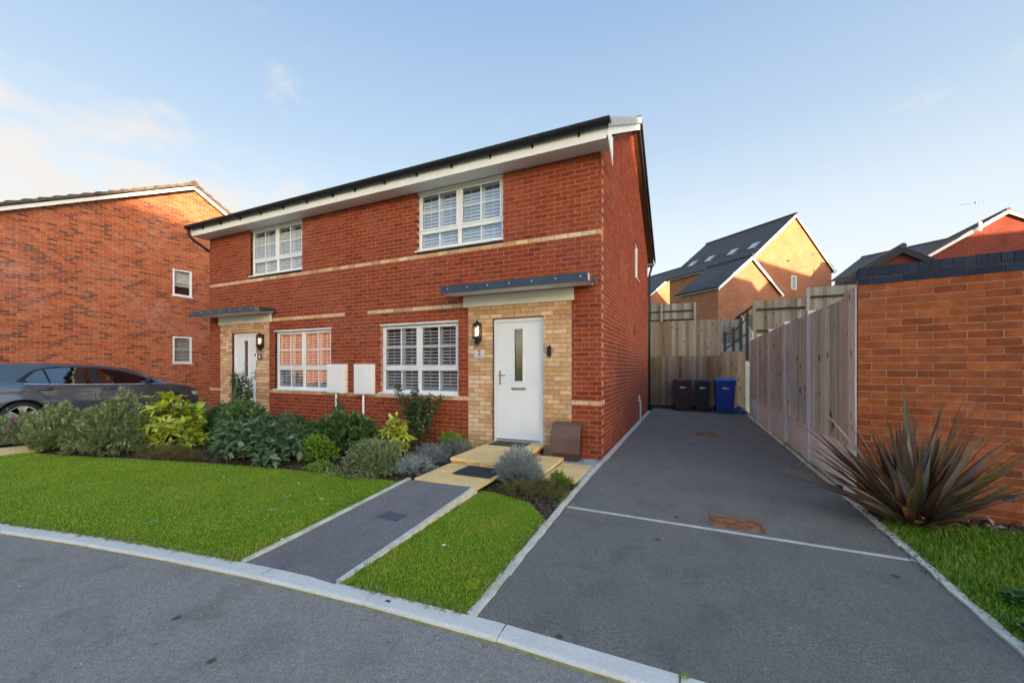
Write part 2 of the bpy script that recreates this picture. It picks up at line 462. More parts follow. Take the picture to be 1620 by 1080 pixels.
def wood(name, cols, src='obj', knots=0.8):
    t = NT(name)
    base = t.ramp(t.rnd(src), cols)
    g = t.n('ShaderNodeNewGeometry'); mp = t.n('ShaderNodeMapping'); mp.inputs['Scale'].default_value = (60, 60, 2.2)
    t.l(g.outputs['Position'], mp.inputs[0])
    gr = t.noise(1.0, 5, 0.65, mp.outputs[0], 0.6)
    st = t.noise(0.9, 4, 0.6)
    k = t.rng(gr, 0.25, 0.75, 0.70, 1.25)
    cc = t.n('ShaderNodeCombineColor'); [t.l(k, cc.inputs[i]) for i in range(3)]
    c = t.mix(1.0, base, cc.outputs[0], 'MULTIPLY')
    c = t.mix(t.rng(st, 0.5, 0.72, 0, 0.5), c, (0.33, 0.33, 0.33))
    mp2 = t.n('ShaderNodeMapping'); mp2.inputs['Scale'].default_value = (7, 7, 2.6); t.l(g.outputs['Position'], mp2.inputs[0])
    v = t.n('ShaderNodeTexVoronoi'); v.inputs['Scale'].default_value = 1.15; t.l(mp2.outputs[0], v.inputs['Vector'])
    kn = t.rng(v.outputs['Distance'], 0.10, 0.19, knots, 0)
    c = t.mix(kn, c, (0.045, 0.026, 0.018))
    t.bsdf(c, 0.88, 0, 0.2, gr, 0.004); return t.m
M_fence = wood('weathered_fence', [(0, (0.52, 0.39, 0.30)), (0.3, (0.66, 0.53, 0.42)), (0.6, (0.76, 0.64, 0.53)), (0.8, (0.60, 0.47, 0.37)), (1, (0.70, 0.60, 0.51))])
M_fence2 = wood('honey_fence', [(0, (0.17, 0.105, 0.055)), (0.25, (0.27, 0.19, 0.115)), (0.5, (0.34, 0.28, 0.22)), (0.75, (0.24, 0.17, 0.11)), (1, (0.38, 0.33, 0.28))])
M_fence3 = wood('grey_green_fence', [(0, (0.19, 0.155, 0.105)), (0.35, (0.33, 0.29, 0.23)), (0.6, (0.46, 0.43, 0.38)), (0.8, (0.26, 0.20, 0.13)), (1, (0.40, 0.36, 0.30))])
M_rail = plain('dark_timber', (0.065, 0.045, 0.030), 0.9, var=0.3, scale=10)

# ------------------------------------------------------------------ ground
def gz(y):      # the plot rises gently from the kerb to the houses
    return -0.056 + 0.056 * min(1, max(0, (y - 2.05) / 2.95))
def kerb_y(x):  # back edge of the kerb
    if x > -0.5: return 2.05
    return 2.05 - 0.0337 * (-0.5 - x) ** 1.75
def sheet(name, poly, zf, mat, step=0.5, dz=0.0, **k):
    """flat polygon cut into strips along y so that it follows the slope"""
    mb = MB()
    ys = sorted(set([p[1] for p in poly] + [y for y in (2.05, 5.0) if min(p[1] for p in poly) < y < max(p[1] for p in poly)]))
    for a, b in zip(ys[:-1], ys[1:]):
        if b - a < 1e-5: continue
        q = clip(clip(poly, 1, a, 1), 1, b, -1)
        if len(q) >= 3: mb.face([(x, y, zf(y) + dz) for x, y in q])
    return build(name, mb, mat, **k)
def clip(poly, ax, val, sgn):
    out = []
    for i in range(len(poly)):
        p, q = poly[i], poly[(i + 1) % len(poly)]
        a, b = sgn * (p[ax] - val), sgn * (q[ax] - val)
        if a >= 0: out.append(p)
        if (a > 0 and b < 0) or (a < 0 and b > 0):
            t = a / (a - b); out.append((p[0] + (q[0] - p[0]) * t, p[1] + (q[1] - p[1]) * t))
    return out
g = MB(); g.face([(-400, -400, -0.16), (400, -400, -0.16), (400, 400, -0.16), (-400, 400, -0.16)])
build('ground', g, M_lawn, kind='structure')

KX = [-16 + 0.5 * i for i in range(73)]
def KP(x, off):          # point at distance off in front (negative y) of the kerb back edge
    s_ = 1.75 * 0.0337 * (-0.5 - x) ** 0.75 if x < -0.5 else 0.0
    nx, ny = s_, -1.0
    l_ = math.hypot(nx, ny); return (x + nx / l_ * off, kerb_y(x) + ny / l_ * off)
g = MB()
for a, b in zip(KX[:-1], KX[1:]):
    p, q = KP(a, 0.125), KP(b, 0.125)
    g.face([(p[0], p[1] - 7.2, -0.085), (q[0], q[1] - 7.2, -0.085), (q[0], q[1], -0.085), (p[0], p[1], -0.085)])
build('road', g, M_road, kind='structure')

kerb = link('kerb', None, kind='structure')
# stones 0.915 long laid along the curve, bullnosed front edge
arc = []; s_len = 0
xs_ = [-15 + 0.02 * i for i in range(1100)]
pts_ = [KP(x, 0) for x in xs_]
cum = [0]
for a, b in zip(pts_[:-1], pts_[1:]): cum.append(cum[-1] + math.hypot(b[0] - a[0], b[1] - a[1]))
i0 = min(range(len(pts_)), key=lambda i: abs(xs_[i] + 0.95))
first = cum[i0] % 0.918
s0 = first
def at_s(s):
    i = int(np.searchsorted(cum, s)); i = min(max(i, 1), len(cum) - 1); t = (s - cum[i - 1]) / (cum[i] - cum[i - 1])
    a, b = pts_[i - 1], pts_[i]; return (a[0] + (b[0] - a[0]) * t, a[1] + (b[1] - a[1]) * t)
while s0 + 0.92 < cum[-1]:
    a, b = at_s(s0 + 0.005), at_s(s0 + 0.913)
    ang = math.atan2(b[1] - a[1], b[0] - a[0])
    L = math.hypot(b[0] - a[0], b[1] - a[1])
    mb = MB(); top = -0.055 + random.uniform(-0.0015, 0.0015)
    prof = [(0, -0.2), (-0.127, -0.2), (-0.127, top - 0.012), (-0.123, top - 0.004), (-0.110, top), (0, top)]
    mb.prism([(0, y, z) for y, z in prof], (L, 0, 0))
    o = link('kerb_stone', mb.mesh('kerb_stone', M_kerb), kerb, (a[0], a[1], 0), (0, 0, ang))
    mb = MB(); mb.prism([(0, -0.138 - random.uniform(0, .010), -0.084), (0, -0.1275, -0.084), (0, -0.1275, -0.078 + random.uniform(0, .004))], (L, 0, 0))
    link('joint_moss', mb.mesh('joint_moss', M_moss), kerb, (a[0], a[1], 0), (0, 0, ang))
    s0 += 0.918

# driveway in two sheets with the pale channel between, path, neighbour's drive
drive = sheet('driveway', [(-1.15, 1.98), (1.53, 1.98), (1.53, 14.62), (-1.15, 14.62)], gz, M_drive, kind='structure')
path = sheet('path', [(-3.07, 1.80), (-2.20, 1.86), (-2.24, 3.87), (-3.10, 3.84)], lambda y: -0.056 + 0.115 * max(0, y - 2.0) / 1.87, M_path, kind='structure')
sheet('side_driveway', [(-16.6, -3), (-11.35, -0.2), (-11.35, 14.6), (-16.6, 14.6)], lambda y: -0.05 + 0.02 * max(0, min(5, y)), M_drive, kind='structure')
lp = [(x, kerb_y(x) + .002) for x in [-10.4, -9.5, -8.5, -7.5, -6.5, -5.5, -5.0, -4.5, -4.1, -3.7, -3.4, -3.12]]
LAWN_L = lp + [(-3.15, 3.92), (-4.0, 3.87), (-4.94, 3.76), (-5.8, 3.64), (-6.62, 3.50), (-8.0, 3.20), (-9.2, 2.90), (-10.4, 2.66)]
LAWN_R = [(-2.17, 1.966), (-1.21, 2.030), (-1.27, 3.55), (-1.55, 3.88), (-2.0, 4.02), (-2.21, 4.0)]
LAWN_E = [(1.60, 2.05), (7.0, 2.05), (7.0, 4.0), (3.0, 4.86), (1.72, 4.90), (1.60, 4.7)]
sheet('lawn', LAWN_L, gz, M_lawn, dz=0.002, kind='structure')
sheet('lawn', LAWN_R, gz, M_lawn, dz=0.002, kind='structure')
sheet('lawn', LAWN_E, gz, M_lawn, dz=0.002, kind='structure')
sheet('flower_bed', [(-10.4, 1.0), (-3.10, 3.0), (-3.10, 6.1), (-11.3, 6.1), (-11.3, 2.0)], gz, M_soil, dz=-0.012, kind='structure')
sheet('flower_bed', [(-2.22, 3.0), (-1.21, 3.0), (-1.21, 4.9), (-2.22, 4.9)], gz, M_soil, dz=-0.012, kind='structure')
sheet('flower_bed', [(1.58, 2.06), (7.0, 2.06), (7.0, 5.5), (1.58, 6.0)], gz, M_soil, dz=-0.012, kind='structure')
sheet('gravel_strip', [(-2.2, 4.75), (-1.21, 4.75), (-1.21, 6.1), (-2.2, 6.1)], gz, M_gravel, dz=-0.006, kind='structure')

def strip_pieces(parent_name, name, p0, p1, wid, zf, L, mat, rise=0.012, wob=0.004, gapj=0.004):
    """short concrete edging pieces end to end, slightly out of line"""
    root = link(parent_name, None, kind='structure')
    d = Vector((p1[0] - p0[0], p1[1] - p0[1])); n = max(1, int(round(d.length / L))); u = d.normalized(); ang = math.atan2(u.y, u.x)
    for i in range(n):
        a = Vector(p0) + d * (i / n); b = Vector(p0) + d * ((i + 1) / n)
        za, zb = zf(a.y), zf(b.y); l = (b - a).length - gapj
        mb = MB(); w_ = wid * random.uniform(0.88, 1.08)
        j = [random.uniform(-wob, wob) for _ in range(4)]
        m_ = 4
        top = []
        for k in range(m_ + 1):
            t = k / m_
            top.append((l * t, -w_ / 2 + random.uniform(-wob, wob), w_ / 2 + random.uniform(-wob, wob), za + (zb - za) * t + rise + random.uniform(-.001, .001)))
        for k in range(m_):
            x0, a0, b0, z0 = top[k]; x1, a1, b1, z1 = top[k + 1]
            mb.face([(x0, a0, z0), (x1, a1, z1), (x1, b1, z1), (x0, b0, z0)])
            mb.face([(x0, a0, z0 - .08), (x1, a1, z1 - .08), (x1, a1, z1), (x0, a0, z0)])
            mb.face([(x0, b0, z0), (x1, b1, z1), (x1, b1, z1 - .08), (x0, b0, z0 - .08)])
        x0, a0, b0, z0 = top[0]; mb.face([(x0, a0, z0 - .08), (x0, a0, z0), (x0, b0, z0), (x0, b0, z0 - .08)])
        x0, a0, b0, z0 = top[-1]; mb.face([(x0, b0, z0 - .08), (x0, b0, z0), (x0, a0, z0), (x0, a0, z0 - .08)])
        link(name, mb.mesh(name, mat), root, (a.x, a.y, 0), (0, 0, ang + random.uniform(-.003, .003)))
    return root
pathz = lambda y: -0.056 + 0.115 * max(0, y - 2.0) / 1.87
strip_pieces('path_edging', 'edging_piece', (-3.09, 1.875), (-3.12, 3.86), 0.05, pathz, 0.9, M_edge)
strip_pieces('path_edging', 'edging_piece', (-2.19, 1.968), (-2.22, 3.90), 0.05, pathz, 0.9, M_edge)
strip_pieces('driveway_edging', 'edging_piece', (-1.18, 2.035), (-1.20, 3.95), 0.055, gz, 0.45, M_edge, wob=0.008)
strip_pieces('driveway_edging', 'edging_piece', (-1.20, 3.96), (-1.195, 6.0), 0.055, gz, 0.6, M_edge, wob=0.006)
strip_pieces('driveway_edging', 'edging_piece', (-1.185, 6.0), (-1.185, 13.35), 0.085, gz, 0.9, M_line, wob=0.003)
strip_pieces('driveway_edging', 'edging_piece', (1.56, 2.06), (1.56, 5.7), 0.055, gz, 0.5, M_edge, wob=0.009)
strip_pieces('driveway_edging', 'edging_piece', (1.56, 5.7), (1.56, 14.0), 0.05, gz, 0.8, M_edge, wob=0.006)
strip_pieces('driveway_channel', 'channel_block', (-1.15, 3.93), (1.535, 3.90), 0.042, gz, 0.62, M_line, rise=0.003, wob=0.0008)

# buff paving slabs
pv = link('paving', None, kind='structure')
def slab(x0, x1, y0, y1, zt, th=0.045, tilt=0.0):
    mb = MB(); mb.box(x0 + .003, x1 - .003, y0 + .003, y1 - .003, zt - th, zt)
    return build('paving_slab', mb, M_slab, pv, bevel=0.004)
for x0, x1 in ((-3.06, -2.62), (-2.62, -2.18)):
    slab(x0, x1, 3.87, 4.28, 0.072); slab(x0, x1, 4.28, 4.66, 0.078)
for x0, x1 in ((-3.04, -2.60), (-2.60, -2.13)):
    slab(x0, x1, 4.63, 5.32, 0.165); slab(x0, x1, 5.32, 6.00, 0.167)
slab(-2.13, -1.72, 4.75, 5.25, 0.062); slab(-2.13, -1.72, 5.25, 5.70, 0.064)
slab(-1.72, -1.27, 4.72, 5.18, 0.008); slab(-1.72, -1.27, 5.18, 5.60, 0.008)
for x in (-11.25, -10.8):
    for y in (1.6, 2.1, 2.6, 3.1, 3.6, 4.1): slab(x, x + .45, y, y + .5, gz(y) + 0.02)
for i in range(4):
    x = -3.03 + i * 0.225
    build('riser_brick', MB().box(x, x + 0.215, 4.650, 4.75, 0.080, 0.118), M_buff_o, pv)
for i in range(5):
    y = 4.75 + i * 0.225
    build('riser_brick', MB().box(-2.235, -2.150, y, y + 0.215, 0.0, 0.118), M_red_o, pv)
m = MB().box(-2.73, -2.19, 4.20, 4.615, 0.079, 0.089)
tagd = build('door_mat', m, M_rub, bevel=0.003, label='black rubber mat on the buff slab below the front step', cat='door mat')
m = MB().box(-2.97, -2.36, 5.62, 5.985, 0.168, 0.178)
build('door_mat', m, M_coir, bevel=0.003, label='worn brown coir mat on the top step against the white front door', cat='door mat')

# covers in the ground
def cover(name, x0, x1, y0, y1, z, mat, label, ribs=12, frame=M_ralum):
    t = thing(name, label, 'manhole cover', ((x0 + x1) / 2, (y0 + y1) / 2, z))
    f = MB(); f.box(x0, x1, y0, y0 + .022, z - .02, z + .003); f.box(x0, x1, y1 - .022, y1, z - .02, z + .003)
    f.box(x0, x0 + .022, y0 + .022, y1 - .022, z - .02, z + .003); f.box(x1 - .022, x1, y0 + .022, y1 - .022, z - .02, z + .003)
    build('frame', f, frame, t)
    l = MB(); l.box(x0 + .026, x1 - .026, y0 + .026, y1 - .026, z - .02, z + .001)
    n = ribs
    if n:
        for i in range(n):
            yy = y0 + .04 + (y1 - y0 - .08) * i / (n - 1)
            l.box(x0 + .04, x1 - .04, yy - .004, yy + .004, z + .001, z + .0035)
    build('lid', l, mat, t)
    if n:
        for q in (0.22, 0.78):
            xx = x0 + (x1 - x0) * q
            build('keyhole', MB().box(xx - .02, xx + .02, (y0 + y1) / 2 - .006, (y0 + y1) / 2 + .006, z + .002, z + .0042), M_black, t)
    return t
cover('manhole_cover', 0.165, 0.605, 4.005, 4.44, gz(4.2), M_ralum, 'rusty ribbed manhole cover just behind the pale line across the driveway')
cover('manhole_cover', 0.08, 0.53, 9.05, 9.60, gz(9.3), M_ralum, 'distant rusty manhole cover in the driveway before the wheelie bins')
cover('inspection_cover', -2.70, -2.46, 2.86, 3.15, pathz(3.0), M_cover, 'small blue grey inspection cover set in the tarmac garden path', 0, M_cover)
build('keyhole', MB().box(0, 0.035, 0, 0.02, -0.0535, -0.0525), M_rail, kerb).location = (-1.75, 1.925, 0)

# ------------------------------------------------------------------ brickwork
CTH, SNH = math.cos(R(24.33)), math.sin(R(24.33))
def proj(p):
    x, y, z = p[0], p[1], p[2] - 1.42
    cx_ = x * CTH + y * SNH; cz_ = -x * SNH + y * CTH
    if cz_ < 0.1: return None
    return (810 + 621.6 * cx_ / cz_, 580.5 - 621.6 * z / cz_)
BRICK_MESH = {}
def brick_mesh(L, D, H, mat):
    k = (round(L, 3), round(D, 3), round(H, 3), mat.name)
    if k not in BRICK_MESH:
        BRICK_MESH[k] = MB().box(-k[0] / 2, k[0] / 2, 0, k[1], -k[2] / 2, k[2] / 2).mesh('brick', mat)
    return BRICK_MESH[k]
def lay(origin, ang, length, z0, n, openings=(), colour=None, clipf=None, start=0.0, first_full=True, corner=None, end_corner=None, D=0.05, H=0.065):
    """returns bricks as (u0,u1,zc,depth,colour,origin,ang); u runs from the origin along ang, outward is to the right of u"""
    out = []
    for k in range(n):
        zc = z0 + 0.0375 + k * 0.075
        off = 0.0 if (k % 2 == 0) == first_full else -0.1125
        u = start + off
        while u < length - 1e-4:
            a, b = max(u, start), min(u + 0.215, length)
            u += 0.225
            segs = [(a, b)]
            for (o0, o1, oz0, oz1) in openings:
                if zc > oz0 and zc < oz1:
                    ns = []
                    for (p, q) in segs:
                        if q <= o0 or p >= o1: ns.append((p, q))
                        else:
                            if p < o0: ns.append((p, o0))
                            if q > o1: ns.append((o1, q))
                    segs = ns
            if clipf:
                lim = clipf(zc + H / 2)
                segs = [(max(p, lim[0]), min(q, lim[1])) for p, q in segs] if lim else []
            for (p, q) in segs:
                if q - p < 0.018: continue
                c = colour((p + q) / 2, k, zc) if colour else 'r'
                if isinstance(c, tuple):      # colour boundary splits a brick
                    pass
                out.append([p, q, zc, D, c])
    return [(p, q, zc, d, c, origin, ang) for p, q, zc, d, c in out]
def place_bricks(bricks, parent, mats, limit=300, H=0.065, proud=0.0):
    """mats: colour -> (object material, field material); the 300 that show largest are objects, the rest one field per colour"""
    sc = []
    for b in bricks:
        p, q, zc, d, c, o, a = b
        ca, sa = math.cos(a), math.sin(a)
        A = proj((o[0] + ca * p, o[1] + sa * p, zc)); B = proj((o[0] + ca * q, o[1] + sa * q, zc)); s_ = 0
        if A and B and (-30 < A[0] < 1650) and -20 < A[1] < 1100:
            s_ = abs(B[0] - A[0])
            C = proj((o[0] + ca * p, o[1] + sa * p, zc + .065))
            s_ *= abs(C[1] - A[1])
        sc.append(s_)
    order = sorted(range(len(bricks)), key=lambda i: -sc[i])
    top = set(order[:limit]); PM = world_of(parent).inverted() if parent else Matrix()
    fields = {}
    for i, b in enumerate(bricks):
        p, q, zc, d, c, o, a = b
        ca, sa = math.cos(a), math.sin(a)
        ox, oy = sa * proud, -ca * proud
        j = 0.0
        if i in top and sc[i] > 0:
            me = brick_mesh(q - p, d, H, mats[c][0])
            M = PM @ Matrix.Translation((o[0] + ca * (p + q) / 2 + ox, o[1] + sa * (p + q) / 2 + oy, zc)) @ Matrix.Rotation(a, 4, 'Z')
            ob = bpy.data.objects.new('brick', me); COL.objects.link(ob); ob.parent = parent
            jit = random.uniform(-.0012, .0012)
            M = M @ Matrix.Translation((0, jit, 0))
            ob.location = M.to_translation(); ob.rotation_euler = M.to_euler()
        else:
            f = fields.setdefault(c, MB())
            M = Matrix.Translation((o[0] + ox, o[1] + oy, 0)) @ Matrix.Rotation(a, 4, 'Z')
            jit = random.uniform(-.0012, .0012)
            f.box(p, q, jit, d, zc - H / 2, zc + H / 2, random.random(), M)
    for c, f in fields.items():
        build('brickwork', f, mats[c][1], parent, kind='stuff')

def core_wall(mb, x0, x1, z0, z1, y, openings, depth=0.12, ax='x'):
    """mortar face with openings and their reveals; ax 'x': wall along x at y; 'y': wall along y at x=y (outward +x)"""
    us = sorted(set([x0, x1] + [v for o in openings for v in (o[0], o[1])])); zs = sorted(set([z0, z1] + [v for o in openings for v in (o[2], o[3])]))
    P = (lambda u, w_, z: (u, y + w_, z)) if ax == 'x' else (lambda u, w_, z: (y - w_, u, z))
    for a, b in zip(us[:-1], us[1:]):
        for c, d in zip(zs[:-1], zs[1:]):
            um, zm = (a + b) / 2, (c + d) / 2
            if any(o[0] < um < o[1] and o[2] < zm < o[3] for o in openings): continue
            mb.face([P(a, 0, c), P(b, 0, c), P(b, 0, d), P(a, 0, d)])
    for (a, b, c, d) in openings:
        mb.face([P(a, 0, c), P(a, depth, c), P(a, depth, d), P(a, 0, d)]); mb.face([P(b, 0, c), P(b, 0, d), P(b, depth, d), P(b, depth, c)])
        mb.face([P(a, 0, c), P(b, 0, c), P(b, depth, c), P(a, depth, c)]); mb.face([P(a, 0, d), P(a, depth, d), P(b, depth, d), P(b, 0, d)])

# ------------------------------------------------------------------ windows and doors of the pair
YF = 6.007
XC = -6.2435          # party line
def window(parent, x0, x1, z0, z1, zr, closed, head=True):
    yf = YF + 0.055
    fw = 0.045
    f = MB()
    for a, b, c, d in ((x0, x1, z0, z0 + fw), (x0, x1, z1 - fw, z1), (x0, x0 + fw, z0 + fw, z1 - fw), (x1 - fw, x1, z0 + fw, z1 - fw)):
        f.box(a, b, yf, yf + .065, c, d)
    xm = (x0 + x1) / 2
    f.box(xm - .03, xm + .03, yf + .003, yf + .062, z0 + fw, z1 - fw)
    f.box(x0 + fw, xm - .03, yf + .004, yf + .061, zr - .028, zr + .028); f.box(xm + .03, x1 - fw, yf + .004, yf + .061, zr - .028, zr + .028)
    W = build('window', f, M_upvc, parent, bevel=0.004)
    s = MB(); s.prism([(x0 - .04, YF - .035, z0 - .03), (x0 - .04, YF - .035, z0 - .006), (x0 - .04, yf - .002, z0 + .004), (x0 - .04, yf - .002, z0 - .03)], (x1 - x0 + .05, 0, 0))
    build('sill', s, M_upvc, W)
    if head: build('head_trim', MB().box(x0 - .01, x1 + .01, YF - .02, yf - .002, z1 - .015, z1 + .012), M_upvc, W)
    for (a, b) in ((x0 + fw, xm - .03), (xm + .03, x1 - fw)):
        for (c, d, top) in ((z0 + fw, zr - .028, False), (zr + .028, z1 - fw, True)):
            cw = 0.038 if top else 0.012
            cs = MB(); yo = yf - .006 if top else yf + .01
            for p in ((a, b, c, c + cw), (a, b, d - cw, d), (a, a + cw, c + cw, d - cw), (b - cw, b, c + cw, d - cw)):
                cs.box(p[0] + .001, p[1] - .001, yo, yo + .04, p[2] + .001, p[3] - .001)
            build('casement' if top else 'glazing_bead', cs, M_upvc, W, bevel=0.004)
            gk = MB(); e = cw
            for p in ((a + e, b - e, c + e, c + e + .006), (a + e, b - e, d - e - .006, d - e), (a + e, a + e + .006, c + e, d - e), (b - e - .006, b - e, c + e, d - e)):
                gk.box(p[0], p[1], yo + .012, yo + .016, p[2], p[3])
            build('gasket', gk, M_seal, W)
            build('pane', MB().face_ret([(a + e, yo + .018, c + e), (b - e, yo + .018, c + e), (b - e, yo + .018, d - e), (a + e, yo + .018, d - e)]), M_glass, W)
            gb = MB(); mx_ = (a + b) / 2
            gb.box(mx_ - .010, mx_ + .010, yo + .006, yo + .016, c + e, d - e)
            if top:
                zm = (c + d) / 2 + (0.0 if not closed else 0.0)
                gb.box(a + e, mx_ - .010, yo + .007, yo + .0155, zm - .010, zm + .010); gb.box(mx_ + .010, b - e, yo + .007, yo + .0155, zm - .010, zm + .010)
            build('glazing_bar', gb, M_upvc, W)
    # plantation shutters behind the glass: stiles, rails and louvres of each leaf
    ys = yf + .072
    nl = 4
    for i in range(nl):
        a = x0 + .02 + (x1 - x0 - .04) * i / nl; b = x0 + .02 + (x1 - x0 - .04) * (i + 1) / nl
        sh = MB()
        sh.box(a, a + .038, ys, ys + .028, z0 + .02, z1 - .02); sh.box(b - .038, b, ys, ys + .028, z0 + .02, z1 - .02)
        for zz in (z0 + .05, z1 - .05): sh.box(a + .038, b - .038, ys, ys + .028, zz - .035, zz + .035)
        shut = build('shutter', sh, M_shut, W)
        lv = MB(); nz = int((z1 - z0 - .17) / .062)
        tl = R(64) if closed else R(27)
        for k in range(nz):
            zc = z0 + .115 + k * .062
            M = Matrix.Translation((0, ys + .014, zc)) @ Matrix.Rotation(tl, 4, 'X')
            lv.box(a + .04, b - .04, -.030, .030, -.004, .004, M=M)
        lv.box((a + b) / 2 - .006, (a + b) / 2 + .006, ys - .02, ys - .012, z0 + .12, z1 - .12)
        build('louvres', lv, M_shut, W)
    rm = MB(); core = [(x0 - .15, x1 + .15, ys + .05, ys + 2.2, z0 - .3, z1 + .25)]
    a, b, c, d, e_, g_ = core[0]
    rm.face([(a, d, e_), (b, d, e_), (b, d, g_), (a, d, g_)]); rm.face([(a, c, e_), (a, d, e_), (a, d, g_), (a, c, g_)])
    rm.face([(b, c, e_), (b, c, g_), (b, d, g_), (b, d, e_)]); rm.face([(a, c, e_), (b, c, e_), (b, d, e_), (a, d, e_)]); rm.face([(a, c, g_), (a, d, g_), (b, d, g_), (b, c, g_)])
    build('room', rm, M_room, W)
    return W
def face_ret(self, pts): self.face(pts); return self
MB.face_ret = face_ret

def lamp(parent, x, z, glow):
    """half lantern on the wall: parts are sub-parts of the lamp"""
    y = YF - .075
    top = MB(); top.lathe([(.005, .105), (.012, .11), (.012, .09), (.03, .083), (.060, .055), (.078, .018), (.083, 0.0), (.075, -.004)], (x, y, z + .09), 14)
    L = build('wall_lamp', top, M_black, parent)
    bt = MB(); bt.lathe([(.083, 0), (.083, -.025), (.070, -.045), (.050, -.085), (.035, -.12), (.010, -.13)], (x, y, z - .09), 14)
    bt.box(x - .045, x + .045, YF - .03, YF - .001, z - .16, z + .16)
    build('lamp_base', bt, M_black, L)
    br = MB()
    for k in range(6):
        t = 2 * math.pi * (k + .5) / 6
        br.tube([(x + .078 * math.cos(t), y + .078 * math.sin(t), z - .09), (x + .078 * math.cos(t), y + .078 * math.sin(t), z + .09)], .005, 5)
    build('lamp_bars', br, M_black, L)
    gl = MB(); gl.lathe([(.068, -.088), (.068, .088)], (x, y, z), 12)
    build('lamp_glass', gl, M_glass, L)
    bu = MB(); bu.lathe([(.004, .07), (.024, .055), (.03, .02), (.022, -.03), (.014, -.07)], (x, y, z), 10)
    build('bulb', bu, emis('lamp_bulb', (1.0, 0.78, 0.45), glow), L)
    build('sensor', MB().lathe([(.002, -.018), (.010, -.013), (.012, 0)], (x - .02, y - .07, z - .15), 8, 'Y'), M_upvc, L)
    return L

def text_obj(name, body, size, loc, rot, mat, parent, ext=0.0008):
    cu = bpy.data.curves.new(name, 'FONT'); cu.body = body; cu.size = size; cu.extrude = ext; cu.align_x = 'CENTER'; cu.align_y = 'CENTER'; cu.offset = size * .02
    tmp = bpy.data.objects.new(name, cu); COL.objects.link(tmp)
    dg = bpy.context.evaluated_depsgraph_get()
    me = bpy.data.meshes.new_from_object(tmp.evaluated_get(dg)); bpy.data.objects.remove(tmp)
    me.materials.clear(); me.materials.append(mat)
    me.transform(Matrix.Translation(loc) @ Matrix.Rotation(rot[2], 4, 'Z') @ Matrix.Rotation(rot[0], 4, 'X'))
    me.transform(world_of(parent).inverted())
    return link(name, me, parent)

